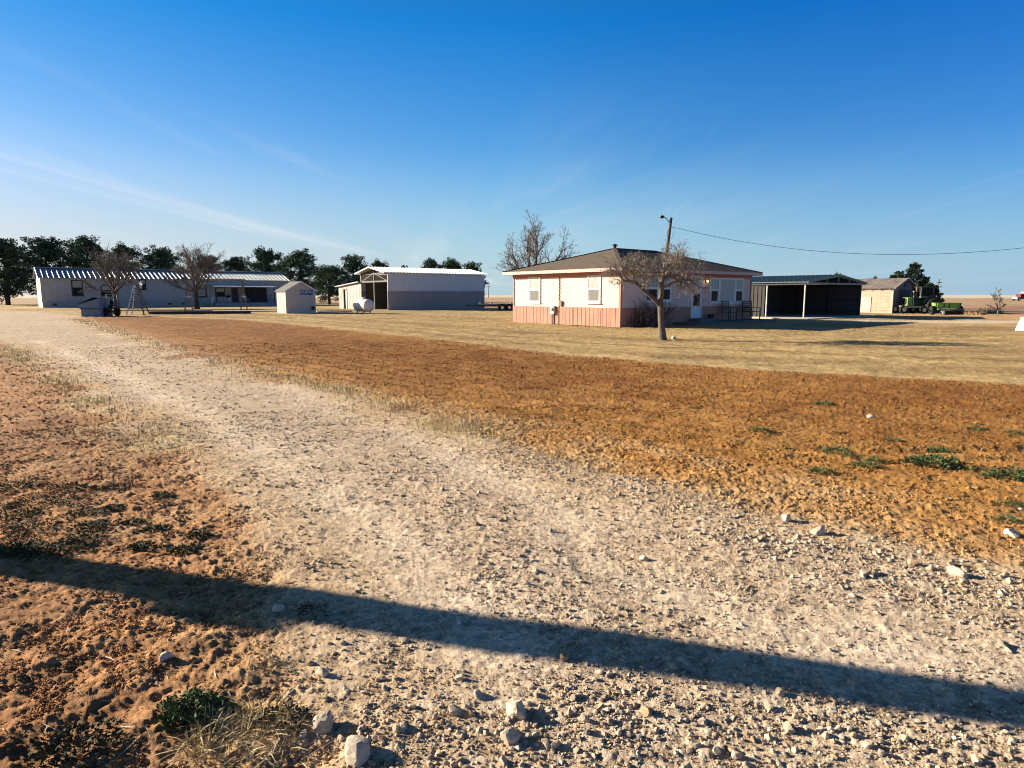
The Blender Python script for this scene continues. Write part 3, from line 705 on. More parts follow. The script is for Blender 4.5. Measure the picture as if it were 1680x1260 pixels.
def window(parent, fr, s0, s1, z0, z1, m_fr=M_WHITE, up=M_CURT, lo=M_GLASSD, trim=.09, rail=True, label=None, name='window', split=.52):
    f = MB(fr); d = .05
    f.box(s0, s0 + trim, -.02, d, z0, z1); f.box(s1 - trim, s1, -.02, d, z0, z1)
    f.box(s0 + trim, s1 - trim, -.02, d - .003, z1 - trim, z1); f.box(s0 - .03, s1 + .03, -.02, d + .035, z0 - .05, z0)
    f.box(s0 + trim, s1 - trim, -.02, d - .003, z0, z0 + trim * .8)
    zm = z0 + (z1 - z0) * split; a, b = s0 + trim, s1 - trim
    if rail: f.box(a, b, -.02, d - .008, zm - .03, zm + .03)
    w = f.build(name, m_fr, parent, bevel=.006)
    if label: w['label'] = label
    if rail:
        sh = MB(fr); za, zb = z0 + trim * .8, zm - .03; i = [(a, za), (b, za), (b, zb), (a, zb)]; j = [(a + .035, za + .035), (b - .035, za + .035), (b - .035, zb - .035), (a + .035, zb - .035)]
        for k in range(4):
            l = (k + 1) % 4; A, B, C_, D_ = i[k], i[l], j[l], j[k]; sh.face([(s, .035, z) for s, z in (A, B, C_, D_)]); sh.face([(s, .0, z) for s, z in (D_, C_, B, A)]); sh.face([(*D_[:1], .035, D_[1]), (*C_[:1], .035, C_[1]), (*C_[:1], .0, C_[1]), (*D_[:1], .0, D_[1])])
        sb = sh.build('sash', m_fr, w)
        bm = bmesh.new(); bm.from_mesh(sb.data); bmesh.ops.remove_doubles(bm, verts=bm.verts, dist=.0005); bm.to_mesh(sb.data); bm.free()
        p = MB(fr); p.box(a, b, .0, .034, zm + .03, z1 - trim); p.build('pane', up, w)
        p = MB(fr); p.box(a + .02, b - .02, .0, .029, z0 + trim * .8, zm - .03); p.build('pane', lo, w)
    else:
        p = MB(fr); p.box(a, b, .0, .034, z0 + trim * .8, z1 - trim); p.build('pane', up, w)
    return w

def house():
    o = G(1017, 537); a = (.767, .641); b = (-.641, .767)
    h = thing('house', 'single storey pale pink house with salmon wainscot and brown hip roof', 'house', o, math.atan2(a[1], a[0]))
    Wd = along(o, a, 1231); Dp = along(o, b, 843)
    zw, zt = .90, 2.62
    def X(u): return along(o, a, u)
    def Yl(u): return along(o, b, u)
    def zf(v, s): return Z(v, o[1] + a[1] * s)
    def zs(v, s): return Z(v, o[1] + b[1] * s)
    # walls: lapped boards above a salmon board wainscot, on all four sides
    s = MB(FRONT); s.laps(.1, Wd - .1, zw, zt - .22, .2, .013); s.build('siding', M_PINK, h)
    s = MB(SIDE); s.laps(.1, Dp - .1, zw, zt - .22, .2, .013); s.build('siding', M_PINK, h)
    s = MB(lambda s_, n, z: (s_, Dp + n, z)); s.laps(.1, Wd - .1, zw, zt - .22, .2, .013); s.build('siding', M_PINK, h)
    s = MB(lambda s_, n, z: (Wd + n, s_, z)); s.laps(.1, Dp - .1, zw, zt - .22, .2, .013); s.build('siding', M_PINK, h)
    s = MB(FRONT); s.ribbed(0, Wd, 0, zw, .28, -.014, base=.03, rib=.09); s.build('wainscot', M_SALMON, h)
    s = MB(SIDE); s.ribbed(0, Dp, 0, zw, .28, -.014, base=.03, rib=.09)
    s.build('wainscot', M_SALMON, h)
    s = MB(lambda s_, n, z: (s_, Dp + n, z)); s.ribbed(0, Wd, 0, zw, .28, -.014, base=.03, rib=.09); s.build('wainscot', M_SALMON, h)
    s = MB(lambda s_, n, z: (Wd + n, s_, z)); s.ribbed(0, Dp, 0, zw, .28, -.014, base=.03, rib=.09); s.build('wainscot', M_SALMON, h)
    f = MB(); f.box(-.035, Wd + .035, -.035, Dp + .035, zt - .22, zt + .06); f.build('frieze', M_SALMON, h)
    for x in (-.035, Wd - .06):
        for y in (-.035, Dp - .06): c = MB(); c.box(x, x + .095, y, y + .095, .0, zt - .224); c.build('corner_trim', M_SALMON, h)
    # seams on the sunny side
    for u in (906, 940, 986, 1000): y = Yl(u); bd = MB(SIDE); bd.box(y - .02, y + .02, .028, .04, .02, zw - .05); bd.build('wainscot_batten', M_SALMON, h)
    # hip roof
    ov = .42; ze = 2.63; x0, x1, y0, y1 = -ov, Wd + ov, -ov, Dp + ov; rise = 1.24; hy = (y0 + y1) / 2; rr = (y1 - y0) / 2
    zr = ze + .12 + rise; ra, rb = (x0 + rr, hy, zr), (x1 - rr, hy, zr)
    rf = MB(); n = 22
    def slope(pa, pb, pc, pd):                                       # courses of shingles: small steps up the slope
        A, B, C_, D_ = map(Vector, (pa, pb, pc, pd))
        for k in range(n):
            t0, t1 = k / n, (k + 1) / n
            l0, r0, l1, r1 = A.lerp(D_, t0), B.lerp(C_, t0), A.lerp(D_, t1), B.lerp(C_, t1); up = Vector((0, 0, .014))
            rf.face((l0 + up, r0 + up, r1, l1)); rf.face((l0, r0, r0 + up, l0 + up))
    zz = ze + .12
    slope((x0, y0, zz), (x1, y0, zz), rb, ra); slope((x1, y1, zz), (x0, y1, zz), ra, rb)
    slope((x0, y1, zz), (x0, y0, zz), ra, ra); slope((x1, y0, zz), (x1, y1, zz), rb, rb)
    rf.face(((x0, y0, zz - .01), (x0, y1, zz - .01), (x1, y1, zz - .01), (x1, y0, zz - .01)))
    rob = rf.build('roof', M_SHING, h)
    cp = MB()
    for p, q in ((ra, rb), ((x0, y0, zz), ra), ((x0, y1, zz), ra), ((x1, y0, zz), rb), ((x1, y1, zz), rb)):
        cp.bar(Vector(p) + Vector((0, 0, .02)), Vector(q) + Vector((0, 0, .02)), .22, .035)
    cp.build('ridge_cap', M_SHING, rob)
    v = MB(); v.tube((ra[0] + .05, hy, zr - .1), (ra[0] + .05, hy, zr + .16), .09); v.lathe([(0, .15), (.05, .15), (.09, .04)], (ra[0] + .05, hy, zr + .16), (0, 0, 1)); v.build('roof_vent', M_BLACKM, rob)
    fa = MB(); t = .03
    fa.box(x0, x1, y0 - t, y0, ze - .04, zz - .005); fa.box(x0, x1, y1, y1 + t, ze - .04, zz - .005)
    fa.box(x0 - t, x0, y0 - t, y1 + t, ze - .04, zz - .005); fa.box(x1, x1 + t, y0 - t, y1 + t, ze - .04, zz - .005)
    fa.build('fascia', mat('pink_fascia', (.66, .47, .40), .7, .1), h)
    sf = MB(); sf.box(x0, x1, y0, y1, ze, ze + .04); sf.build('soffit', mat('soffit_board', (.45, .30, .25), .8, .08), h)
    # windows
    z0, z1 = zs(496.6, Yl(878)), zs(454.5, Yl(878)); window(h, SIDE, Yl(887.4), Yl(868), z0, z1, lo=M_GCUR)
    z0, z1 = zs(497., Yl(975)), zs(451.5, Yl(975)); window(h, SIDE, Yl(986.3), Yl(964), z0, z1, lo=M_GCUR)
    z0, z1 = zf(495., X(1080)), zf(451.5, X(1080)); s0, s1 = X(1057.5), X(1100.5); m = (s0 + s1) / 2
    window(h, FRONT, s0, m - .003, z0, z1, up=M_BLIND); window(h, FRONT, m + .003, s1, z0, z1, up=M_BLIND)
    z0, z1 = zf(497., X(1190)), zf(456., X(1190)); s0, s1 = X(1164), X(1218.5); q = (s1 - s0)
    window(h, FRONT, s0, s0 + q * .26, z0, z1, up=M_BLIND); window(h, FRONT, s0 + q * .26 + .004, s0 + q * .735, z0, z1, up=M_BLIND, rail=False, label='wide middle window with drawn pale blind'); window(h, FRONT, s0 + q * .735 + .004, s1, z0, z1, up=M_BLIND)
    # door
    s0, s1 = X(1134.5), X(1149); zb = .30; d = MB(FRONT)
    d.box(s0 - .08, s0, -.02, .06, zb, zb + 2.1); d.box(s1, s1 + .08, -.02, .06, zb, zb + 2.1); d.box(s0 - .08, s1 + .08, -.02, .058, zb + 2.1, zb + 2.18)
    dd = d.build('door', M_WHITE, h)
    d = MB(FRONT); d.box(s0 + .012, s1 - .012, .02, .05, zb, zb + .62); d.build('storm_panel', mat('pale_blue_white_panel', (.70, .76, .82), .4, .05), dd)
    d = MB(FRONT); d.box(s0 + .012, s0 + .1, .02, .05, zb + .63, zb + 2.09); d.box(s1 - .1, s1 - .012, .02, .05, zb + .63, zb + 2.09); d.box(s0 + .1, s1 - .1, .02, .048, zb + 1.28, zb + 1.33); d.build('storm_frame', M_WHITE, dd)
    d = MB(FRONT); d.box(s0 + .1, s1 - .1, .02, .035, zb + .63, zb + 1.28); d.build('door_glass', M_GLASSD, dd)
    d = MB(FRONT); d.box(s0 + .1, s1 - .1, .02, .033, zb + 1.33, zb + 2.09); d.build('door_glass', M_CURT, dd)
    d = MB(FRONT); d.tube((s0 + .06, .05, zb + .98), (s0 + .06, .10, zb + .98), .025); d.build('handle', M_GREYM, dd)
    # lit porch lamp
    xl = X(1156.8); zl = zf(461, xl); p = MB(FRONT); p.box(xl - .06, xl + .06, 0.012, .05, zl - .10, zl + .10); p.box(xl - .02, xl + .02, .05, .12, zl + .06, zl + .09); p.lathe([(0, .09), (.05, .05), (.06, .01)], (xl, .12, zl + .05), (0, 0, 1), 10)
    lp = p.build('porch_lamp', M_BLACKM, h)
    p = MB(FRONT); p.lathe([(-.07, .02), (-.05, .05), (0, .055), (.045, .03)], (xl, .12, zl), (0, 0, 1), 12); p.build('bulb', mat('lit_bulb', (1, .8, .5), .4, .01, emit=((1, .62, .25), 5)), lp, True)
    # meter, conduit, junction box on the sunny side
    y = Yl(909.3); z = zs(508.5, y); m_ = MB(SIDE); m_.box(y - .13, y + .13, .03, .16, z - .22, z + .22)
    me = m_.build('electric_meter', mat('meter_white', (.74, .74, .72), .4, .05), h, bevel=.02)
    m_ = MB(SIDE); m_.lathe([(0, .09), (.06, .085), (.08, .05)], (y, .16, z + .05), (0, 1, 0), 14); m_.build('meter_dial', M_GREYM, me)
    m_ = MB(SIDE); m_.tube((y, .08, 0), (y, .08, z - .22), .03); m_.build('conduit', M_BLACKM, h)
    y = Yl(918); m_ = MB(SIDE); m_.tube((y, .036, .0), (y, .036, zt - .2), .02, n=8); m_.build('conduit', mat('rusty_pipe', (.25, .15, .11), .7, .3), h)
    y = Yl(921.5); z = zs(498, y); m_ = MB(SIDE); m_.box(y - .10, y + .10, .015, .1, z - .12, z + .14); m_.build('junction_box', mat('brown_box', (.22, .15, .12), .6, .1), h, bevel=.01)
    # porch slab and steps before the door
    p = MB(); p.box(X(1104), Wd + .3, -1.5, -.045, 0, .14); p.build('porch_slab', mat('shaded_porch_concrete', (.16, .15, .14), .9, .2), h)  # porch shade is put into the concrete colour
    p = MB(); p.box(s0 - .3, s1 + .3, -.8, -.06, .143, .28); p.build('door_step', mat('shaded_porch_concrete', ()), h)
    # ------ furniture standing on the porch slab
    def seat(name, label, cat, u, wd):
        x = X(u); t = thing(name, label, cat, (o[0] + a[0] * x - b[0] * .55, o[1] + a[1] * x - b[1] * .55, .143), math.atan2(a[1], a[0]))
        q = MB(); q.box(-wd / 2, wd / 2, -.28, .22, .42, .45); q.build('seat', M_BLACKM, t)
        q = MB()
        for k in range(5): q.bar((-wd / 2, .24, .55 + k * .11), (wd / 2, .28, .55 + k * .11), .02, .06)
        q.build('backrest', M_BLACKM, t)
        for sx in (-1, 1):
            q = MB(); q.bar((sx * wd / 2, -.26, 0), (sx * wd / 2, -.26, .66), .035); q.build('leg', M_BLACKM, t)
            q = MB(); q.bar((sx * wd / 2, .22, 0), (sx * wd / 2, .29, 1.05), .035); q.build('leg', M_BLACKM, t)
            q = MB(); q.bar((sx * wd / 2, -.28, .67), (sx * wd / 2, .26, .67), .05, .03); q.build('armrest', M_BLACKM, t)
    seat('porch_chair', 'dark metal chair on the porch under the wide window', 'chair', 1183, .62)
    seat('porch_bench', 'dark slatted bench on the porch at the end of the house', 'bench', 1219, .95)
    x = X(1158.5); t = thing('planter', 'small dark pot standing on the porch beside the house door', 'planter', (o[0] + a[0] * x - b[0] * .35, o[1] + a[1] * x - b[1] * .35, .143))
    q = MB(); q.lathe([(0, .13), (.3, .18), (.34, .19), (.35, .15)], (0, 0, 0), (0, 0, 1), 14); q.build('pot', mat('dark_pot', (.05, .04, .04), .6, .2), t)
    # bare shrubs along the wall
    return h
house()

def mobile_home():
    o = G(70, 505); h = thing('mobile_home', 'long grey mobile home with ribbed metal roof behind two bare trees', 'mobile home', o, ROT)
    Ln = along(o, AX, 472); Dp = 7.4
    X = lambda u: along(o, AX, u)
    zf = lambda v, u: Z(v, o[1] + AX[1] * X(u))
    ze = Z(454.5, o[1]); zs_ = .78; zr = ze + 1.15
    M_SID = mat('mauve_grey_siding', (.46, .45, .43), .7, .07, 1., grime=.12); M_SKT = mat('skirting', (.38, .39, .39), .7, .1, 1., grime=.15)
    M_END = mat('cream_end_siding', (.66, .58, .50), .7, .06, 1.)
    s = MB(FRONT); s.ribbed(0, Ln, zs_, ze, .4, -.02, rib=.18); s.build('siding', M_SID, h)
    s = MB(lambda q, n, z: (q, Dp + n, z)); s.ribbed(0, Ln, zs_, ze, .4, -.02, rib=.18); s.build('siding', M_SID, h)
    gable = lambda q: ze + (zr - ze) * (1 - abs(q - Dp / 2) / (Dp / 2)) - .02
    for fr in (SIDE, lambda q, n, z: (Ln + n, q, z)):
        s = MB(fr); s.ribbed(0, Dp / 2, zs_, ze, .4, -.02, rib=.18, top=gable); s.ribbed(Dp / 2, Dp, zs_, ze, .4, -.02, rib=.18, top=gable); s.build('siding', M_END, h)
    k = MB(); k.box(.03, Ln - .03, .03, Dp - .03, 0, zs_ - .002); k.build('skirting', M_SKT, h)
    tr = MB(); tr.box(-.02, Ln + .02, -.03, .0, zs_ - .04, zs_ + .04); tr.build('trim', mat('trim_grey', (.38, .37, .39), .7), h)
    for u in (89, 278, 300): v = MB(FRONT); v.box(X(u) - .22, X(u) + .22, -.03, .01, .25, .5); v.build('skirt_vent', mat('vent_dark', (.08, .08, .09)), h)
    # ribbed metal roof
    M_RF = mat('blue_grey_roof_metal', (.15, .21, .255), .42, .15, .6, metal=.35, spec=.5); M_GLINT = mat('roof_glint_metal', (.42, .44, .46), .4, .04, metal=.2)  # ribs coloured paler to stand in for sun glint on the roof metal
    r = MB(); y0, y1 = -.35, Dp + .35; ex = .3; zb = ze - .06
    up = lambda y: zb + (zr + .06 - zb) * (1 - abs(y - Dp / 2) / (Dp / 2 + .35))
    for ya, yb in ((y0, Dp / 2), (Dp / 2, y1)):
        A, B, C_, D_ = (-ex, ya, up(ya)), (Ln + ex, ya, up(ya)), (Ln + ex, yb, up(yb)), (-ex, yb, up(yb)); dz = Vector((0, 0, -.05))
        r.face((A, B, C_, D_)); r.face([Vector(p) + dz for p in (D_, C_, B, A)])
        for p, q in ((A, B), (B, C_), (C_, D_), (D_, A)): r.face((p, q, Vector(q) + dz, Vector(p) + dz))
    n = 56
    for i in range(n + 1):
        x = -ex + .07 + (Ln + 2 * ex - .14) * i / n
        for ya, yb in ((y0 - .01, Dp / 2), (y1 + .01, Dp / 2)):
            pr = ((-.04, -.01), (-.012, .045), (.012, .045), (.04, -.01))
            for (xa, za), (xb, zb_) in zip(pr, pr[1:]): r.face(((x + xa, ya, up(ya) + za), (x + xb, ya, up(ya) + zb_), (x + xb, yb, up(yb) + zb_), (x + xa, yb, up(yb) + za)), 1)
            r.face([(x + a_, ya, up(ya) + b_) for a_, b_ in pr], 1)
    rob = r.build('roof', [M_RF, M_GLINT], h)
    c = MB(); c.bar((-ex, Dp / 2, zr + .11), (Ln + ex, Dp / 2, zr + .11), .35, .05); c.build('ridge_cap', M_GLINT, rob)
    M_DK = mat('dark_window_frame', (.035, .03, .04), .5); M_SHADE = mat('tan_window_shade', (.42, .36, .27), .35, .2, 2.)
    for u0, u1, va, vb, up_ in ((118.3, 137.3, 459.5, 485.5, M_SHADE), (166, 183.5, 467, 485.8, M_CURT), (230, 241, 458, 475.5, M_SHADE), (317.5, 339.5, 461, 487.5, M_SHADE)):
        um = (u0 + u1) / 2; window(h, FRONT, X(u0), X(u1), zf(vb, um), zf(va, um), M_DK, up_, M_SHADE if u0 > 300 else M_GLASSD, .12)
    # porch on its long side
    x0, x1 = X(343), X(441); d = 3.0; xf = lambda u: X(u)
    zp = 2.75
    p = MB(); p.face(((x0, -d, zp - .1), (x1, -d, zp - .1), (x1, -.03, zp + .18), (x0, -.03, zp + .18))); p.box(x0, x1, -d - .02, -d + .02, zp - .17, zp - .11); p.face(((x0, -.03, zp + .14), (x1, -.03, zp + .14), (x1, -d, zp - .14), (x0, -d, zp - .14)))
    p.build('porch_roof', M_WHITE, h)
    for t in (.02, .34, .66, .97):
        q = MB(); x = x0 + (x1 - x0) * t; q.box(x - .05, x + .05, -d + .02, -d + .12, 0, zp - .22); q.build('porch_post', M_WOODD, h)
    q = MB(); q.box(x0, x1, -d, -.04, .0, .48); q.build('porch_deck', mat('grey_deck', (.30, .30, .30), .9, .2), h)
    xs = x0 + (x1 - x0) * .58; xe = x0 + (x1 - x0) * .93
    q = MB(); q.box(xs, xe, -.9, -.06, .49, 2.5); q.build('screen_room', mat('dark_screen', (.03, .025, .03), .7, .3), h)
    q = MB(); 
    for k in range(18): x = xs + (xe - xs) * k / 17; q.box(x - .015, x + .015, -d + .06, -d + .09, .48, 1.35)
    q.box(xs, xe, -d + .04, -d + .11, 1.35, 1.42); q.build('railing', M_WOODD, h)
    q = MB(FRONT); xd = x0 + (x1 - x0) * .42; q.box(xd - .45, xd + .45, -.01, .05, .5, 2.5); dr = q.build('door', mat('dark_door', (.07, .07, .08), .5), h)
    q = MB(FRONT); q.box(xd - .3, xd + .3, .05, .06, 1.45, 2.3); q.build('door_glass', M_GLASSD, dr)
    window(h, FRONT, x0 + (x1 - x0) * .10, x0 + (x1 - x0) * .26, 1.3, 2.5, M_DK, M_CURT, M_GLASSD, .1)
    # things left on the porch
    def wp(x, y, z): return (o[0] + AX[0] * x + BX[0] * y, o[1] + AX[1] * x + BX[1] * y, z)
    t = thing('grill', 'dark kettle grill with pale handle standing on the mobile home porch', 'grill', wp(x0 + (x1 - x0) * .24, -1.9, .48), ROT)
    q = MB(); q.lathe([(-.3, .05), (-.22, .28), (0, .36)], (0, 0, .95), (0, 0, 1), 16); q.build('bowl', M_BLACKM, t)
    q = MB(); q.lathe([(0, .37), (.18, .28), (.26, .06)], (0, 0, .96), (0, 0, 1), 16); q.build('lid', mat('grill_lid', (.25, .26, .28), .35, .1), t)
    for k in range(3): q = MB(); a = k * 2.1; q.bar((.1 * math.cos(a), .1 * math.sin(a), .7), (.32 * math.cos(a), .32 * math.sin(a), 0), .04); q.build('leg', M_GREYM, t)
    t = thing('lawn_chair', 'pale folding chair on the porch under the swing frame peak', 'chair', wp(x0 + (x1 - x0) * .53, -2.2, .48), ROT + .5)
    M_PL = mat('pale_plastic', (.68, .67, .64), .5)
    q = MB(); q.box(-.26, .26, -.25, .25, .4, .44); q.build('seat', M_PL, t); q = MB(); q.bar((0, .22, .42), (0, .48, 1.0), .5, .035, up=(0, 1, 0)); q.build('backrest', M_PL, t)
    for sx in (-1, 1):
        for sy in (-1, 1): q = MB(); q.bar((sx * .24, sy * .22, .4), (sx * .24, -sy * .15 + sy * .4, 0), .03); q.build('leg', M_PL, t)
    t = tag(MB().box(-.09, .09, -.03, .03, 0, 1.35).build('board', M_WHITE), 'white board leaning on the end of the mobile home porch', 'board')
    t.location = wp(x0 - .25, -1.6, 0); t.rotation_euler = (0, R(16), ROT)
mobile_home()

def garden_shed():
    o = G(470, 514.3); Wd = along(o, AX, 517.4); Dp = along(o, BX, 453.6)
    h = thing('garden_shed', 'small off white storage shed with shingle gable roof and blue sign', 'shed', o, ROT)
    ze = Z(476, o[1]) - .05; zp = Z(462.5, o[1] + .7); gb = lambda q: ze + (zp - ze) * (1 - abs(q - Wd / 2) / (Wd / 2)) - .03
    M = mat('offwhite_panel', (.50, .465, .43), .75, .06, 1.2, grime=.15)
    for fr, q in ((FRONT, 0), (lambda s, n, z: (s, Dp + n, z), 0)):
        s = MB(fr); s.ribbed(0, Wd / 2, 0, ze, .42, -.012, rib=.08, top=gb); s.ribbed(Wd / 2, Wd, 0, ze, .42, -.012, rib=.08, top=gb); s.build('wall', M, h)
    for fr in (SIDE, lambda s, n, z: (Wd + n, s, z)):
        s = MB(fr); s.ribbed(0, Dp, 0, ze, .42, -.012, rib=.08); s.build('wall', M, h)
    r = MB(); ov = .12; yy0, yy1 = -.12, Dp + .1
    for sg in (0, 1):
        xa = -ov if sg == 0 else Wd + ov; za = ze - ov * (zp - ze) / (Wd / 2)
        A, B, C_, D_ = Vector((xa, yy0, za)), Vector((Wd / 2, yy0, zp)), Vector((Wd / 2, yy1, zp)), Vector((xa, yy1, za)); up = Vector((0, 0, .06))
        r.face((A + up, B + up, C_ + up, D_ + up)); r.face((D_, C_, B, A)); r.face((A, D_, D_ + up, A + up)); r.face((D_, C_, C_ + up, D_ + up)); r.face((A, B, B + up, A + up))
    rob = r.build('roof', mat('grey_green_shingle', (.16, .16, .145), .9, .3, 8., bump=.5), h)
    t = MB(); za = ze - ov * (zp - ze) / (Wd / 2)
    for xa in (-ov, Wd + ov): t.bar((xa, yy0 - .02, za + .02), (Wd / 2, yy0 - .02, zp + .02), .03, .11)
    t.build('barge_board', M_WHITE, rob)
    # sign with pale marks too small to read
    xs0 = along(o, AX, 491.5); xs1 = along(o, AX, 513); zb, zt = Z(484.5, o[1] + .9), Z(475.7, o[1] + .9)
    s = MB(FRONT); s.box(xs0, xs1, .005, .03, zb + .03, zt); sg = s.build('sign', mat('faded_blue_sign', (.09, .17, .36), .6, .35, 6.), h)
    s = MB(FRONT); q = xs1 - xs0; hh = zt - zb
    for f0, w_, z0_, z1_ in ((.06, .05, .45, .9), (.22, .03, .5, .8), (.30, .04, .5, .8), (.40, .03, .4, .85), (.52, .035, .35, .95), (.62, .05, .5, .75), (.74, .04, .5, .8), (.84, .05, .5, .75)):
        s.box(xs0 + f0 * q, xs0 + (f0 + w_) * q, .03, .034, zb + hh * z0_, zb + hh * z1_)
    s.build('sign_marks', mat('sign_pale', (.62, .64, .70), .6), sg)
    s = MB(FRONT); s.box(xs0 + q * .62, xs0 + q * .95, .03, .036, zb + hh * .08, zb + hh * .3); s.build('sign_plate', mat('sign_dark', (.04, .05, .09), .6), sg)
    x = along(o, AX, 512.3); z = Z(505.5, o[1] + 1); s = MB(FRONT); s.lathe([(0, .16), (.05, .16), (.06, .1)], (x, .0, z), (0, 1, 0), 14); s.build('vent', M_BLACKM, h)
garden_shed()

def metal_barn():
    o = G(637, 509); h = thing('metal_barn', 'metal barn with pale and dark grey cladding, open bay and white roof', 'barn', o, ROT)
    Ln = along(o, AX, 795); D1 = along(o, BX, 592); D2 = along(o, BX, 556)
    ze = Z(448, o[1]); zr = ze + .55; zm = Z(477, o[1])
    M_UP = mat('light_barn_panel', (.60, .63, .65), .45, .05, 1., metal=.15); M_LO = mat('dark_barn_panel', (.32, .30, .29), .5, .07, 1., metal=.1); M_WB = mat('white_barn_panel', (.50, .47, .42), .5, .06, 1., grime=.1)
    back = lambda q, n, z: (q, D1 + n, z); end = lambda q, n, z: (Ln + n, q, z)
    for fr, L_ in ((FRONT, Ln), (end, D1), (back, Ln)):
        s = MB(fr); s.ribbed(0, L_, 0, zm, .32, .03, rib=.3); s.build('lower_cladding', M_LO, h)
        s = MB(fr); s.ribbed(0, L_, zm, ze, .32, .03, base=.012, rib=.3); s.build('upper_cladding', M_UP, h)
    r = MB(); ov = .25; my = D1 / 2; zt = lambda y: ze + .05 + (zr - ze) * (1 - abs(y - my) / my)
    x0, x1 = -.55, Ln + .35
    for ya, yb in ((-ov, my), (D1 + ov, my)):
        A, B, C_, D_ = (Vector(p) for p in ((x0, ya, zt(ya)), (x1, ya, zt(ya)), (x1, yb, zt(yb)), (x0, yb, zt(yb)))); up = Vector((0, 0, .08))
        r.face((A + up, B + up, C_ + up, D_ + up)); r.face((D_, C_, B, A))
        for p, q in ((A, B), (B, C_), (D_, A)): r.face((p, q, q + up, p + up))
        for i in range(36):
            x = x0 + .05 + (x1 - x0 - .1) * i / 35; r.bar((x, ya - .004, zt(ya) + .10), (x, yb, zt(yb) + .10), .09, .05)
    r.build('roof', mat('white_roof_metal', (.80, .79, .76), .4, .04, metal=.1), h)
    # open end: header truss band over the bay, posts
    zh = Z(462, o[1] + 2.5)
    t = MB(SIDE); 
    for q in (.08, D1 / 2, D1 - .1): t.box(q - .07, q + .07, -.12, -.02, 0, ze + (.3 if q == D1 / 2 else 0))
    t.box(0, D1, -.14, -.03, zh - .08, zh + .08); t.box(0, D1, -.14, -.03, ze - .02, ze + .08)
    t.build('frame', mat('frame_steel', (.10, .09, .09), .6), h)
    t = MB(SIDE); t.bar((.1, -.08, zh), (D1 * .45, -.08, ze), .07); t.bar((D1 * .55, -.08, ze), (D1 - .1, -.08, zh), .07); t.build('brace', mat('frame_steel', ()), h)
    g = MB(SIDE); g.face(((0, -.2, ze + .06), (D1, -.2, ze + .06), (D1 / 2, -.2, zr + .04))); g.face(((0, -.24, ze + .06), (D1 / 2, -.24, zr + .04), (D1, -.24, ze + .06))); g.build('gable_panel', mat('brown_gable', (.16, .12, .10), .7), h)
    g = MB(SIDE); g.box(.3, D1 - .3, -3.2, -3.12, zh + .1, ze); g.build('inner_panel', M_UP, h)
    g = MB(); g.box(.4, Ln - .3, D1 - .5, D1 - .42, .1, zh); g.build('bay_shade_sheet', mat('bay_shade_dark', (.05, .045, .045), .8, .3), h)  # dark sheet stands in for the shade inside the open bay
    # lean-to
    w = MB(SIDE); zl0, zl1 = Z(464.5, o[1] + BX[1] * D1), Z(471, o[1] + BX[1] * D2); tp = lambda q: zl0 + (zl1 - zl0) * (q - D1) / (D2 - D1)
    qd = along(o, BX, 567); dw = .5
    w.ribbed(D1 + .04, qd - dw, 0, zl0, .35, .025, rib=.3, top=tp); w.ribbed(qd + dw, D2, 0, zl0, .35, .025, rib=.3, top=tp); w.ribbed(qd - dw, qd + dw, 2.15, zl0, .35, .025, rib=.3, top=tp)
    w.build('lean_to_wall', M_WB, h)
    w = MB(); w.ribbed(0, 6, 0, zl1, .35, .03); 
    for i, p in enumerate(w.v): w.v[i] = (p[0], D2 + p[1], p[2])
    w.build('lean_to_wall', M_WB, h)
    d = MB(SIDE); d.box(qd - dw, qd - dw + .12, -.02, .05, 0, 2.15); d.box(qd + dw - .12, qd + dw, -.02, .05, 0, 2.15); d.box(qd - dw + .12, qd + dw - .12, -.02, .05, 2.05, 2.15); dd = d.build('door', mat('brown_jamb', (.14, .09, .06)), h)
    d = MB(SIDE); d.box(qd - dw + .12, qd - .02, -.03, .02, 0, 2.05); d.build('door_leaf', M_WB, dd)
    d = MB(SIDE); d.box(qd - .02, qd + dw - .12, -.3, -.26, 0, 2.05); d.build('door_gap_shade', M_BLACKM, dd)  # black plate stands in for the darkness behind the half open door
    r = MB(); A, B = (-.3, D1 + .02, zl0 + .10), (-.3, D2 + .35, zl1 + .02); dx = Vector((6.6, 0, 0)); up = Vector((0, 0, .07)); A = Vector(A); B = Vector(B)
    r.face((A + up, B + up, B + dx + up, A + dx + up)); r.face((A, A + dx, B + dx, B)); r.face((A, B, B + up, A + up)); r.face((B, B + dx, B + dx + up, B + up)); r.face((A + dx, B + dx, B + dx + up, A + dx + up)); r.build('lean_to_roof', M_WHITE, h)
    b = MB(); b.box(Ln + .04, Ln + .3, .3, .6, ze - 1.35, ze - .95); b.bar((Ln + .04, .45, ze - 1.2), (Ln + .5, .45, ze - 1.0), .07); b.build('wall_lamp', M_BLACKM, h)
metal_barn()

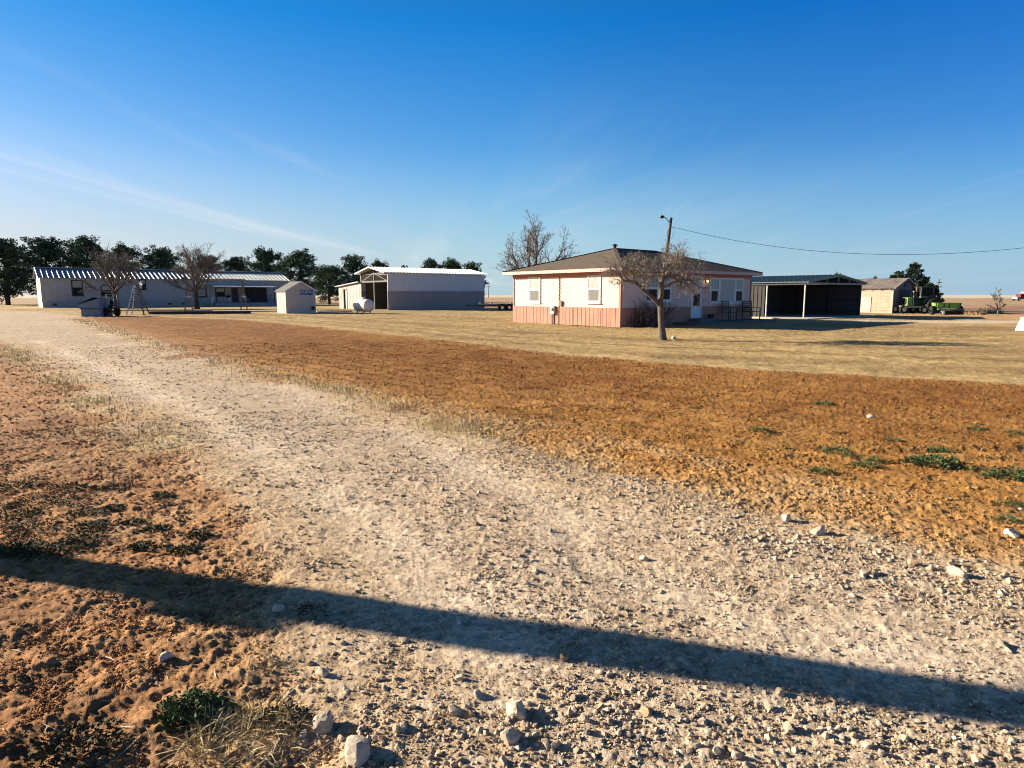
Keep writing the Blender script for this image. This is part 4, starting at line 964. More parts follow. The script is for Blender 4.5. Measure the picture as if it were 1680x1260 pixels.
def carport():
    o = G(1318, 523); h = thing('carport', 'dark metal carport with pale posts beside the pink house', 'carport', o, ROT)
    Wd = along(o, AX, 1413); Dp = 6.0; ze = Z(463, o[1]); zp = Z(452.5, o[1] + AX[1] * Wd / 2)
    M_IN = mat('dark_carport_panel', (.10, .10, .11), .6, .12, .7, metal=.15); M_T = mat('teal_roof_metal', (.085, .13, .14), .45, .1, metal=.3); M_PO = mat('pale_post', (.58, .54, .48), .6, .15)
    for p in ((0, 0), (0, along(o, BX, 1258)), (0, Dp - .05)):
        q = MB(); q.box(p[0] - .035, p[0] + .035, p[1] - .035, p[1] + .035, 0, ze - .1); q.build('post', M_PO, h)
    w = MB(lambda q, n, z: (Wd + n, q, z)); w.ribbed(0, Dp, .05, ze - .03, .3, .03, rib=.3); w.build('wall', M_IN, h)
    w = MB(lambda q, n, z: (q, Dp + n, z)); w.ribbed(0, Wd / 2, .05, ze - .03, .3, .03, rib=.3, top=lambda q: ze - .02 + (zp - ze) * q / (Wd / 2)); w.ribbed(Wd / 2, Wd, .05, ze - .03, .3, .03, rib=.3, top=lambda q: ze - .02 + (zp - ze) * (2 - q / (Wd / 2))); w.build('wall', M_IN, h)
    w = MB(lambda q, n, z: (-n, q, z)); w.ribbed(2.75, Dp, .05, ze - .03, .3, .03, rib=.3); w.build('wall', mat('house_shade_sheet', (.045, .04, .038), .7, .15), h)  # shadow of the house is put into this wall's dark colour
    f = MB()
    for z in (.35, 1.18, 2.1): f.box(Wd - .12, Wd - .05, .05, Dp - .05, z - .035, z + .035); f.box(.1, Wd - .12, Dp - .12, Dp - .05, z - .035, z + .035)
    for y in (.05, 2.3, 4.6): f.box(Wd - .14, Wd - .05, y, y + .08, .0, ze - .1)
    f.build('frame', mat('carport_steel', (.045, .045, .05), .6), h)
    r = MB(); ov = .18; zt = lambda x: ze + (zp - ze) * (1 - abs(x - Wd / 2) / (Wd / 2)); y0, y1 = -.3, Dp + .2
    for xa in (-ov, Wd + ov):
        A, B, C_, D_ = (Vector(p) for p in ((xa, y0, zt(xa)), (Wd / 2, y0, zp), (Wd / 2, y1, zp), (xa, y1, zt(xa)))); up = Vector((0, 0, .06))
        r.face((A + up, B + up, C_ + up, D_ + up)); r.face((D_, C_, B, A)); r.face((A, B, B + up, A + up)); r.face((A, D_, D_ + up, A + up)); r.face((D_, C_, C_ + up, D_ + up))
        for i in range(22): y = y0 + .05 + (y1 - y0 - .1) * i / 21; r.bar((xa, y, zt(xa) + .075), (Wd / 2, y, zp + .075), .08, .05)
    r.build('roof', M_T, h)
    t = MB(); t.bar((-.1, -.2, ze - .06), (Wd + .1, -.2, ze - .06), .06, .10)
    for x in (.3, .5, .7): xx = Wd * x; t.bar((xx, -.2, ze - .05), (xx, -.2, zt(xx)), .05)
    t.bar((0, -.2, ze), (Wd / 2, -.2, zp - .03), .05, .07); t.bar((Wd / 2, -.2, zp - .03), (Wd, -.2, ze), .05, .07)
    t.build('truss', mat('pale_teal_steel', (.20, .24, .25), .5), h)
    t = MB(); t.box(-.08, .02, -.1, Dp, ze - .16, ze - .04); t.build('eave_beam', mat('carport_steel', ()), h)
    s = MB(); s.box(-1.2, Wd + .4, -.9, Dp + .2, -.05, .06); s.build('slab', mat('pale_slab', (.55, .49, .40), .9, .12, 1.5), h)
carport()

def old_shed():
    o = G(1462, 514); h = thing('wooden_shed', 'weathered wooden shed with rusty tin roof behind the carport', 'shed', o, ROT)
    Wd = along(o, AX, 1503); Dp = 6.5; ze = Z(473, o[1]); zp = Z(457, o[1] + AX[1] * Wd / 2)
    M_B = mat('weathered_board', (.50, .41, .30), .9, .3, 2.2, grime=.5, stretch=(.4, .4, 5)); M_G = mat('grey_board', (.20, .19, .19), .9, .2, 2., stretch=(4, 4, .5))
    s = MB(SIDE); s.laps(0, Dp, 0, ze, .22, .02); s.build('wall', M_B, h)
    s = MB(lambda q, n, z: (Wd + n, q, z)); s.laps(0, Dp, 0, ze, .22, .02); s.build('wall', M_B, h)
    gb = lambda q: ze + (zp - ze) * (1 - abs(q - Wd / 2) / (Wd / 2)) - .03
    for fr in (FRONT, lambda q, n, z: (q, Dp + n, z)):
        s = MB(fr); s.ribbed(.02, Wd / 2, 0, ze, .3, .02, rib=.85, top=gb); s.ribbed(Wd / 2, Wd - .02, 0, ze, .3, .02, rib=.85, top=gb); s.build('gable_wall', M_G, h)
    p = MB(SIDE); y0 = along(o, BX, 1430); p.box(y0, y0 + 1.3, .02, .045, .08, 1.35); p.build('patch_panel', mat('pale_patch', (.60, .54, .44), .8, .1, 2., grime=.2), h)
    c = MB(); c.box(-.05, .06, -.07, .03, 0, ze - .03); c.build('corner_post', mat('grey_white_post', (.52, .49, .44), .8, .15), h)
    l = MB(FRONT); xm = Wd / 2; l.box(xm - .35, xm + .35, .02, .05, ze + .12, ze + .62); l.build('loft_window', mat('blueblack_shutter', (.02, .03, .06), .6), h)
    l = MB(FRONT); l.box(xm - 1.1, xm + 1.1, .021, .06, 0, ze - .1); l.build('door', mat('dark_door_board', (.10, .09, .09), .9, .25, 3., stretch=(5, 5, .4)), h)
    r = MB(); ov = .18; zt = lambda x: ze + (zp - ze) * (1 - abs(x - Wd / 2) / (Wd / 2)); ya, yb = -.2, Dp + .2
    n = 40
    for xa in (-ov, Wd + ov):
        for i in range(n):                                           # corrugated sheets
            y = ya + (yb - ya) * i / n; y2 = ya + (yb - ya) * (i + 1) / n; ym = (y + y2) / 2
            r.face(((xa, y, zt(xa) + .03), (xa, ym, zt(xa) + .065), (Wd / 2, ym, zp + .065), (Wd / 2, y, zp + .03)))
            r.face(((xa, ym, zt(xa) + .065), (xa, y2, zt(xa) + .03), (Wd / 2, y2, zp + .03), (Wd / 2, ym, zp + .065)))
        r.face(((xa, ya, zt(xa)), (xa, yb, zt(xa)), (Wd / 2, yb, zp), (Wd / 2, ya, zp)))
    rob = r.build('roof', mat('rusty_tin', (.42, .34, .29), .6, .45, .9, metal=.25, grime=.6, stretch=(1, 2.5, 1)), h)
    t = MB()
    for xa in (-ov, Wd + ov): t.bar((xa, ya - .03, zt(xa) + .03), (Wd / 2, ya - .03, zp + .03), .03, .12)
    for i in range(9): y = .2 + (Dp - .4) * i / 8; t.box(-.17, -.022, y - .03, y + .03, ze - .12, ze - .03)
    t.build('barge_board', mat('pale_old_board', (.52, .45, .38), .9, .2), rob)
old_shed()
# ------------------------------------------------------------------ trees
def tubes(segs, sides):
    "segs rows: p0 p1 r0 r1 -> open tapered tubes"
    S = np.asarray(segs, float); a, b, r0, r1 = S[:, :3], S[:, 3:6], S[:, 6], S[:, 7]
    d = b - a; d /= np.linalg.norm(d, axis=1)[:, None] + 1e-9
    u = np.where(np.abs(d[:, 2:3]) < .9, np.array([[0, 0, 1.]]), np.array([[1., 0, 0]])); x = np.cross(d, u); x /= np.linalg.norm(x, axis=1)[:, None]; y = np.cross(d, x)
    k = np.arange(sides) * 2 * math.pi / sides; c, s = np.cos(k), np.sin(k)
    off = x[:, None] * c[None, :, None] + y[:, None] * s[None, :, None]
    V = np.concatenate([a[:, None] - d[:, None] * r0[:, None, None] * .2 + off * r0[:, None, None], b[:, None] + off * r1[:, None, None]], 1).reshape(-1, 3)
    i = np.arange(sides); j = (i + 1) % sides; q = np.stack([i, j, j + sides, i + sides], 1)
    Q = (q[None] + (np.arange(len(S)) * 2 * sides)[:, None, None]).reshape(-1, 4)
    return V, Q
def tube_mesh(name, groups):
    Vs, Qs, o = [], [], 0
    for segs, sides in groups:
        if not len(segs): continue
        v, q = tubes(segs, sides); Vs.append(v); Qs.append(q + o); o += len(v)
    return np_mesh(name, np.concatenate(Vs), [np.concatenate(Qs)], True)
def unit(v): return v / (np.linalg.norm(v) + 1e-9)
def grow(p, d, L, r, lvl, C, out):
    n = C['n'][lvl]; st = L / n; last = lvl == len(C['n']) - 1; rt = r * (.25 if last else .45); pts = []
    for k in range(n):
        d = unit(d + nr.normal(0, C['wob'][lvl], 3) + np.array([0, 0, C['up'][lvl]]))
        q = p + d * st; ra = r + (rt - r) * k / n; rb = r + (rt - r) * (k + 1) / n
        out[lvl].append((*p, *q, max(ra, C['rmin']), max(rb, C['rmin']))); pts.append((q, d, rb)); p = q
    if last: return
    for k in range(C['kids'][lvl]):
        t = C['from'][lvl] + (1 - C['from'][lvl]) * (k + nr.uniform(0, 1)) / C['kids'][lvl]
        q, dd, rb = pts[min(n - 1, int(t * n))]
        s = unit(np.cross(dd, nr.normal(size=3))); a = C['ang'][lvl] * nr.uniform(.7, 1.3)
        grow(q, unit(dd * math.cos(a) + s * math.sin(a)), L * C['len'][lvl] * nr.uniform(.6, 1.2) * (1.15 - .45 * t), max(rb * C['rad'][lvl], C['rmin']), lvl + 1, C, out)
M_BARK = mat('grey_bark', (.155, .125, .10), .95, .35, 9., bump=.7, bscale=30, stretch=(1, 1, .3))
M_BARKP = mat('pruned_tree_bark', (.135, .112, .092), .95, .4, 12., bump=.8, bscale=25, stretch=(1, 1, .3))
M_TWIG = mat('twig_bark', (.17, .145, .125), .9, .3, 6.); M_TWIGP = mat('pale_twig_bark', (.245, .21, .175), .9, .35, 6.)
def bare_tree(loc, label, trunk, limbs, C, m_t=M_BARK, m_c=M_TWIG, group=None, name='bare_tree'):
    t = thing(name, label, 'tree', loc, 0, group)
    link('trunk', tube_mesh('trunk', [(trunk, 12)]), m_t, t)
    out = [[] for _ in C['n']]
    for p, d, L, r in limbs: grow(np.array(p, float), unit(np.array(d, float)), L, r, 0, C, out)
    g = [(out[0], 8)] + [(x, 5 if i < 2 else 3) for i, x in enumerate(out[1:])]
    link('crown', tube_mesh('crown', g), m_c, t)
    return t
def chain(pts, rs): return [(*a, *b, ra, rb) for a, b, ra, rb in zip(pts, pts[1:], rs, rs[1:])]

# pruned tree before the pink house
x, y = G(1087, 557)
tr = chain([(0, 0, -.06), (.0, 0, .06), (-.03, 0, .3), (-.07, .0, .7), (-.10, 0, 1.15), (-.11, 0, 1.32)], [.18, .142, .12, .11, .108, .095])
tr += chain([(-.10, 0, 1.13), (-.4, -.05, 1.42), (-.72, -.05, 1.68), (-.98, -.08, 1.92)], [.09, .075, .062, .055])
tr += chain([(-.11, 0, 1.28), (-.08, .03, 1.6), (-.10, .05, 1.9), (-.04, .05, 2.12)], [.095, .088, .092, .075])
Cp = dict(n=[6, 6, 5, 4], wob=[.30, .36, .38, .4], up=[.05, .06, .07, .05], kids=[8, 7, 5], ang=[.9, .95, .9], len=[.62, .62, .6], rad=[.62, .6, .6], rmin=.0036, **{'from': [.25, .15, .15]})
ll = [((-.98, -.08, 1.92), (-.9, -.3, .2), 1.15, .045), ((-.98, -.08, 1.92), (-.3, .3, .9), .85, .045), ((-.75, -.05, 1.7), (-.3, -.9, .5), .9, .04), ((-.72, -.05, 1.68), (.2, .6, .8), .9, .04), ((-.95, -.08, 1.9), (-1, .1, -.02), .95, .035),
      ((-.04, .05, 2.12), (.3, .1, 1), .85, .05), ((-.04, .05, 2.12), (-.8, .2, .6), 1.05, .045), ((-.06, .05, 2.05), (.9, -.1, .25), 1.25, .05), ((-.08, .04, 1.95), (.7, -.7, .35), 1.1, .045), ((-.06, .05, 2.0), (.5, .8, .4), 1.1, .045), ((-.1, .03, 1.75), (1, .1, .16), 1.45, .05), ((-.1, .05, 1.9), (-.4, -.8, .5), .9, .04), ((-.05, .05, 2.1), (.75, .1, .65), 1.1, .045)]
bare_tree((x, y), 'small pruned bare tree with forked trunk on the lawn before the pink house', tr, ll, Cp, M_BARKP, M_TWIGP)

# tall bare tree behind the house
b0 = (.991 * (872 - 840) / F * 58, 58, 0)
Cb = dict(n=[7, 6, 5, 4], wob=[.10, .16, .2, .24], up=[.07, .07, .05, .04], kids=[9, 7, 4], ang=[.55, .65, .7], len=[.45, .5, .55], rad=[.5, .55, .6], rmin=.010, **{'from': [.25, .2, .2]})
tr = chain([(0, 0, -.1), (0, 0, .4), (.05, 0, 1.2), (.0, 0, 1.9)], [.36, .30, .27, .26])
ll = [((0, 0, 1.7), d, L_, r) for d, L_, r in (((.05, .1, 1), 4.6, .13), ((.42, .0, 1), 4.9, .13), ((.75, .1, .8), 4.6, .12), ((-.15, .2, 1), 4.9, .12), ((-.55, -.1, .85), 3.8, .11), ((-.9, .1, .45), 3.3, .10), ((.2, -.5, 1), 4.0, .11), ((.25, .5, 1), 4.3, .10), ((-1, -.2, .75), 3.3, .10), ((1, -.2, .62), 3.8, .10))]
bare_tree(b0, 'tall bare tree with upright limbs rising behind the pink house roof', tr, ll, Cb)

# two bare trees before the mobile home
Cm = dict(n=[5, 5, 5, 4], wob=[.10, .14, .18, .22], up=[.08, .09, .08, .05], kids=[7, 7, 6], ang=[.5, .55, .6], len=[.58, .58, .6], rad=[.55, .55, .6], rmin=.0085, **{'from': [.2, .15, .15]})
for (u, v, s, lb) in ((191, 506.5, .93, 'broad bare tree with flat dense crown behind the blue cellar box'), (323, 507, 1.0, 'taller bare tree with vase shaped crown beside the mobile home porch')):
    x, y = G(u, v)
    tr = chain([(0, 0, -.1), (0, 0, .3), (.02, 0, 1.0), (0, 0, 1.7 * s), (0, 0, 2.0 * s)], [.40, .28, .24, .24, .20])
    ll = []
    for k in range(11):
        a = k * 2.4 + nr.uniform(-.3, .3); tilt = (.75, .45, 1.1, .2, 1.25, .6)[k % 6]
        ll.append(((0, 0, 1.75 * s + .02 * k), (math.sin(tilt) * math.cos(a), math.sin(tilt) * math.sin(a), math.cos(tilt)), (3.3 - .55 * (tilt > 1) + nr.uniform(-.2, .4)) * s, .10))
    bare_tree((x, y), lb, tr, ll, Cm, mat('dark_bark', (.085, .07, .06), .95, .3, 6.), mat('grey_brown_twig', (.135, .118, .108), .9, .3, 3.), 'bare trees before the mobile home')
x, y = G(1637, 515.5)
Cs = dict(n=[5, 4, 3], wob=[.14, .2, .25], up=[.06, .05, .03], kids=[5, 4], ang=[.6, .7], len=[.5, .5], rad=[.6, .6], rmin=.014, **{'from': [.3, .2]})
bare_tree((x, y), 'little bare sapling standing in dry brush at the edge of the far field', chain([(0, 0, -.05), (0, 0, .2), (.02, 0, .45)], [.08, .06, .055]), [((0, 0, .35), d, L_, .04) for d, L_ in (((.15, 0, 1), 1.35), ((-.7, 0, .9), 1.0), ((.6, .2, 1), .9), ((-.9, .2, .5), .7), ((.8, -.2, .6), .6), ((-.2, .4, 1), 1.0))], Cs)

def foliage(clumps, per, ls, cols, pointed=False):
    "clumps rows: x y z r dx dy dz -> many small leaf faces"
    S = np.asarray(clumps, float); n = len(S) * per; c = np.repeat(S, per, 0)
    d = nr.normal(size=(n, 3)); d /= np.linalg.norm(d, axis=1)[:, None]; q = nr.uniform(0, 1, (n, 1)) ** .45
    p = c[:, :3] + d * c[:, 3:4] * q * np.array([1, 1, .75])
    ax = unit_rows(d + c[:, 4:7] + nr.normal(0, .35, (n, 3)) + np.array([0, 0, .25])); s = unit_rows(np.cross(ax, nr.normal(size=(n, 3))))
    l = ls * nr.uniform(.6, 1.4, (n, 1)); w = l * (.22 if pointed else .34)
    V = np.stack([p - ax * l * .5, p + s * w, p + ax * l * .5, p - s * w], 1).reshape(-1, 3)
    Q = (np.arange(n) * 4)[:, None] + np.arange(4)[None]
    t = np.repeat(nr.uniform(0, 1, (len(S), 1)), per, 0) * .7 + nr.uniform(0, .3, (n, 1))
    return V, Q, np.repeat(np.array(cols[0]) * t + np.array(cols[1]) * (1 - t), 4, 0)
def unit_rows(a): return a / (np.linalg.norm(a, axis=1)[:, None] + 1e-9)
M_NEED = attr_mat('pine_needles', 'albedo', rough=.7, var=.25, scale=4., bump=0)
M_PBARK = mat('pine_bark', (.075, .058, .048), .95, .35, 6., bump=.5)
PCOL = ((.115, .165, .085), (.042, .072, .045))
def pine_meshes(seed):
    "height 1 unit = 9 m; broad irregular crown of separate clumps on limbs"
    global nr; keep = nr; nr = np.random.default_rng(seed)
    H = 9.; lean = nr.normal(0, .25, 2); segs = []; cl = []
    z0 = H * nr.uniform(.10, .15); N_ = 46
    tp = lambda t: np.array([lean[0] * t * t, lean[1] * t * t, H * .93 * t])
    k = np.linspace(0, 1, 9); P = [tp(t) for t in k]; P[0][2] = -.15
    tr = chain(P, list(.24 * (1 - .8 * k) + .02))
    for i in range(N_):
        t = (z0 / H) + (1 - z0 / H) * (i + nr.uniform(0, 1)) / N_; p = tp(min(t, .99)); a = i * 2.4 + nr.uniform(-.5, .5)
        env = (1.0 if t < .62 else 1 - ((t - .62) / .40) ** 2 * .72) * (.72 + .28 * min(1, (t - z0 / H) / .15))
        L_ = 3.0 * env * nr.uniform(.55, 1.15); d = np.array([math.cos(a), math.sin(a), nr.uniform(.05, .5)])
        e = p + unit(d) * L_ + np.array([0, 0, .12 * L_]); m = (p + e) / 2 + np.array([0, 0, -.08 * L_])
        r = .075 * (1 - .6 * t); segs += chain([p, m, e], [r, r * .7, r * .3])
        for j in range(nr.integers(5, 9)):
            f = nr.uniform(.30, 1.1); q = p + (e - p) * f + nr.normal(0, .36, 3); cl.append((*q, nr.uniform(.38, .74), *(unit(d) * .5)))
    for j in range(7): cl.append((*(tp(1) + nr.normal(0, .42, 3) * np.array([1, 1, .6])), nr.uniform(.35, .6), 0, 0, .6))
    v, q, c = foliage(cl, 58, .22, PCOL)
    me = np_mesh('crown', v, [q]); set_col(me, 'albedo', c)
    tm = tube_mesh('trunk', [(tr, 10)]); lm = tube_mesh('limb', [(segs, 5)])
    nr = keep; return tm, lm, me
PV = [pine_meshes(s) for s in (5, 17, 29, 43, 58)]
for a, b, c in PV: a.materials.append(M_PBARK); b.materials.append(M_PBARK); c.materials.append(M_NEED)
PINES = [  # u, v of the top, depth, width px, variant, label
    (12, 394, 101, 84, 0, 'full pine tree standing clear past the end of the mobile home'),
    (-48, 398, 104, 84, 2, 'pine tree cut by the edge of the picture'),
    (78, 393, 108, 84, 1, 'round topped pine behind the near end of the mobile home roof'),
    (148, 392, 108, 80, 2, 'broad pine behind the second roof stretch, joined to its neighbour'),
    (208, 405, 112, 66, 3, 'pine partly veiled by the broad bare tree'),
    (268, 409, 112, 66, 4, 'domed pine between the two bare trees'),
    (341, 421, 116, 56, 1, 'low pine seen through the vase shaped bare tree'),
    (390, 423, 118, 56, 0, 'low rounded pine over the porch end of the mobile home'),
    (438, 411, 116, 58, 3, 'pine above the mobile home roof end, beside the taller twin'),
    (495, 414, 112, 70, 4, 'wide pine standing behind the garden shed'),
    (540, 438, 104, 58, 2, 'shorter pine with visible trunk between shed and barn'),
    (583, 421, 116, 52, 1, 'tall pine just behind the barn lean-to'),
    (622, 430, 140, 44, 3, 'pine top showing over the barn ridge beside the open bay'),
    (664, 437, 150, 26, 0, 'tiny pine tip over the barn roof'),
    (707, 427, 140, 42, 2, 'first pine top over the long barn roof'),
    (742, 427, 140, 42, 4, 'middle pine top over the long barn roof'),
    (776, 432, 138, 40, 1, 'last pine top over the barn roof end'),
    (1373, 450, 95, 22, 3, 'tiny conifer tip over the carport ridge'),
    (1434, 455, 110, 16, 2, 'tiny conifer tip over the wooden shed roof')]
for i, (u, v, Y, wpx, k, lb) in enumerate(PINES):
    X_, _, top = at(u, v, Y); t = thing('pine_tree', lb, 'tree', (X_, Y, 0), nr.uniform(0, 6.28), 'windbreak of dark pines behind the farmstead')
    w = wpx / F * Y / 5.9
    sc = (w, w, top / 9.0); t.scale = sc
    for nm, me in zip(('trunk', 'limb', 'crown'), PV[k]): link(nm, me, None, t)
def cedar():
    Y = 62; x0, _, top = at(1497, 434, Y); t = thing('cedar_tree', 'ragged dark cedar rising behind the old tractor and wooden shed', 'tree', (x0, Y, 0))
    segs, cl = [], []; stems = [((0, 0), top, 2.0), ((1.1, .3), top * .72, 1.7), ((-1.0, .6), top * .84, 1.4), ((2.0, .1), top * .50, 1.2), ((-1.5, .2), top * .80, 1.0)]
    tr = []
    for (sx, sy), h_, wd in stems:
        tr += chain([(sx * .35, sy * .35, -.1), (sx * .8, sy * .8, h_ * .4), (sx, sy, h_ * .96)], [.14, .09, .015])
        for i in range(int(64 * h_ / top)):
            f = .08 + .9 * (i + nr.uniform(0, 1)) / (64 * h_ / top); a = i * 2.4 + nr.uniform(-.5, .5); L_ = wd * (1.03 - f) ** .8 * nr.uniform(.6, 1.2) + .1
            p = np.array([sx * (.35 + .65 * min(1, f * 1.5)), sy, h_ * f]); d = np.array([math.cos(a), math.sin(a), .5]); e = p + unit(d) * L_; segs += chain([p, e], [.025, .008])
            for j in range(4): q = p + (e - p) * nr.uniform(.35, 1.1) + nr.normal(0, .08, 3); cl.append((*q, nr.uniform(.10, .24), *(unit(d) * 1.6)))
    link('trunk', tube_mesh('trunk', [(tr, 8)]), M_PBARK, t); link('limb', tube_mesh('limb', [(segs, 4)]), M_PBARK, t)
    v, q, c = foliage(cl, 40, .15, ((.095, .125, .075), (.035, .055, .038)), True); me = np_mesh('crown', v, [q]); set_col(me, 'albedo', c); link('crown', me, M_NEED, t)
cedar()
def shrub(loc, label, n, h_, w):
    out = [[], [], []]; C = dict(n=[4, 3, 3], wob=[.15, .2, .25], up=[.05, .03, .02], kids=[4, 3], ang=[.6, .7], len=[.5, .5], rad=[.6, .6], rmin=.006, **{'from': [.3, .2]})
    for k in range(n): a = nr.uniform(0, 6.28); grow(np.array([math.cos(a) * .1, math.sin(a) * .1, -.02]), unit(np.array([math.cos(a) * w, math.sin(a) * w, 1])), h_ * nr.uniform(.7, 1.1), .014, 0, C, out)
    o = link('bare_shrub', tube_mesh('bare_shrub', [(out[0], 5), (out[1], 3), (out[2], 3)]), mat('shrub_bark', (.08, .06, .05), .9)); o.location = loc; tag(o, label, 'shrub')
o_ = G(1017, 537)
for L_, lb, n, h_, w in ((1.25, 'dark bare shrub close to the house corner', 26, 1.15, .7), (2.4, 'smaller dark bare shrub below the twin window', 22, 1.0, .6), (.75, 'lowest dry shrub at the foot of the house corner', 14, .5, .8)):
    shrub((o_[0] + .767 * L_ + .45 * .641, o_[1] + .641 * L_ - .45 * .767, 0), lb, n, h_, w)

# ------------------------------------------------------------------ poles and wires
M_POLE = mat('weathered_pole', (.13, .10, .08), .9, .25, 3., stretch=(4, 4, .4))
def lamp_pole():
    Y = 56; bx = at(1082, 484, Y)[0]; tx, _, tz = at(1097, 357, Y)
    t = thing('lamp_pole', 'leaning timber pole with yard lamp arm behind the pink house', 'lamp pole', (bx, Y, 0))
    d = tx - bx; p = MB(); p.tube((0, 0, -.1), (d, 0, tz), .17, .12, 14); p.build('pole', M_POLE, t, True)
    p = MB(); pts = [(d - .05, 0, tz - .75), (d - .18, -.02, tz - .35), (d - .40, -.03, tz - .08), (d - .62, -.04, tz + .05)]; p.path(pts, .03); am = p.build('lamp_arm', M_BLACKM, t)
    p = MB(); p.lathe([(0, .06), (.12, .13), (.32, .11), (.36, .04)], (d - .58, -.04, tz + .07), (-1, 0, -.12), 14); p.tube((d - .75, -.04, tz + .1), (d - .75, -.04, tz + .22), .035); p.build('lamp_head', M_BLACKM, am)
    p = MB(); p.path([(d - .04, -.12, tz - .75), (d - .28, -.15, tz - 1.1), (d - .33, -.15, tz - 1.3), (d - .2, -.14, tz - 1.7), (d - .12, -.13, tz - 1.9)], .018, 5)
    p.path([(d + .05, -.12, tz - .75), (d + .25, -.15, tz - 1.0), (d + .22, -.15, tz - 1.4), (d + .02, -.14, tz - 1.75)], .012, 5); p.build('cable_loop', M_BLACKM, t)
    return Vector((d + bx, Y, tz - .72))
A_ = lamp_pole(); B_ = Vector((46., 45., 6.6))
w = MB(); n = 40; pts = []
for k in range(n + 1):
    f = k / n; p = A_.lerp(B_, f); p.z -= 4 * 2.35 * f * (1 - f); pts.append(p)
w.path(pts, .016, 5)
tag(w.build('power_line', mat('wire_grey', (.05, .05, .06), .6)), 'sagging power line running from the leaning lamp pole across the sky', 'wire')
def power_pole(name, label, loc, h_, arms, r=.14, cross=(.9, .05)):
    t = thing(name, label, 'power pole', loc); p = MB(); p.tube((0, 0, -.1), (0, 0, h_), r, r * .7, 12); p.build('pole', M_POLE, t, True)
    for f, wd in arms:
        p = MB(); p.box(-wd, wd, -r - .1, -r, h_ * f - .09, h_ * f + .09); am = p.build('crossarm', M_POLE, t)
        p = MB()
        for s in (-.9, -.45, .45, .9): p.tube((wd * s, -r - .05, h_ * f + .09), (wd * s, -r - .05, h_ * f + .3), .07, .05, 6)
        p.build('insulator', M_GREYM, am)
    return t
x_, _, z_ = at(1538.5, 458, 190); power_pole('power_pole', 'distant power pole with three crossarms beyond the green grain drill', (x_, 190), z_, ((.84, .65), (.63, .75), (.42, .5)), .17)
x_, _, z_ = at(801.5, 469, 330); power_pole('power_pole', 'faint far power pole seen between barn and house', (x_, 330), z_, ((.93, 1.0),), .16)
power_pole('power_pole', 'pole beyond the picture edge carrying the sagging line', (46, 45.1), 7.2, ((.93, .9),))
D_ = Vector((.961, -.276, 0)); p0 = Vector((*G(0, 921), 0)); pb = p0 - D_ * 5.2
t = thing('shadow_pole', 'timber pole outside the picture casting the long shadow over the road', 'pole', pb)
q = MB(); q.tube((0, 0, -.2), (0, 0, 8.5), .165, .155, 16); q.build('pole', M_POLE, t, True)
q = MB(); q.box(-.02, .14, -.30, -.14, 2.10, 2.34); q.build('shadow_bump_box', M_GREYM, t)  # unseen box, added to give the pole shadow its bump

# ------------------------------------------------------------------ yard things
def propane_tank():
    x, y = G(597, 514.5); t = thing('propane_tank', 'white propane tank on short legs before the open barn bay', 'propane tank', (x, y), math.atan2(BX[1], BX[0]))
    r, l, z = .50, .86, .66; q = MB(); prof = []
    for k in range(9): a = math.pi / 2 * k / 8; prof.append((-l - .34 * math.cos(a), max(.005, r * math.sin(a))))
    for k in range(9): a = math.pi / 2 * (1 - k / 8); prof.append((l + .34 * math.cos(a), max(.005, r * math.sin(a))))
    q.lathe(prof, (0, 0, z), (1, 0, 0), 32); q.build('tank', mat('white_tank_paint', (.74, .72, .67), .4, .05, 2., grime=.12), t, True)
    q = MB(); q.lathe([(0, .17), (.16, .16), (.2, .12)], (0, 0, z + r - .02), (0, 0, 1), 18); q.build('valve_dome', M_WHITE, t)
    for sx in (-1, 1):
        for sy in (-1, 1): q = MB(); q.box(sx * .6 - .06, sx * .6 + .06, sy * .27 - .04, sy * .27 + .04, 0, .28); q.build('leg', M_GREYM, t)
propane_tank()
def cellar_box():
    x, y = G(131.5, 519.5); x1, y1 = G(164, 519.5); W_ = x1 - x; t = thing('cellar_box', 'blue grey box with slanting lid beside the green mower', 'cellar box', (x, y))
    zl, zh = Z(498, y), Z(488.5, y); D = 1.5; m = mat('blue_grey_paint', (.17, .235, .32), .6, .1, 2., grime=.2); zm = .55
    q = MB(); q.box(.06, W_ - .0, .06, D, 0, zm); q.build('base', m, t)
    q = MB(); A = [(0, 0, zm), (W_, 0, zm), (W_, 0, zh - .04), (0, 0, zl - .04)]; B = [(a, D + .06, c) for a, b, c in A]
    q.face(A); q.face(B[::-1])
    for i in range(4): j = (i + 1) % 4; q.face((A[j], A[i], B[i], B[j]))
    q.build('body', m, t)
    q = MB(); q.bar((-.12, D / 2, zl - .05), (W_ + .12 - .3, D / 2, zh + .0), D + .25, .06, up=(0, 1, 0))
    q = MB(); up = Vector((0, 0, .05)); c = [Vector(p) for p in ((-.1, -.1, zl - .08), (W_ - .32, -.1, zh), (W_ - .32, D + .15, zh), (-.1, D + .15, zl - .08))]
    q.face([p + up for p in c]); q.face(c[::-1])
    for i in range(4): j = (i + 1) % 4; q.face((c[i], c[j], c[j] + up, c[i] + up))
    c = [Vector(p) for p in ((W_ - .32, -.1, zh + .001), (W_ + .08, -.1, zh - .02), (W_ + .08, D + .15, zh - .02), (W_ - .32, D + .15, zh + .001))]
    q.face([p + up for p in c]); q.face(c[::-1])
    for i in (0, 1, 2): j = (i + 1) % 4; q.face((c[i], c[j], c[j] + up, c[i] + up))
    q.build('lid', mat('dark_blue_lid', (.05, .07, .10), .6, .1), t)
    q = MB(); q.box(.02, W_ - .02, -.025, .0, zm - .03, zm + .05); q.build('trim_rail', mat('dark_blue_lid', ()), t)
cellar_box()
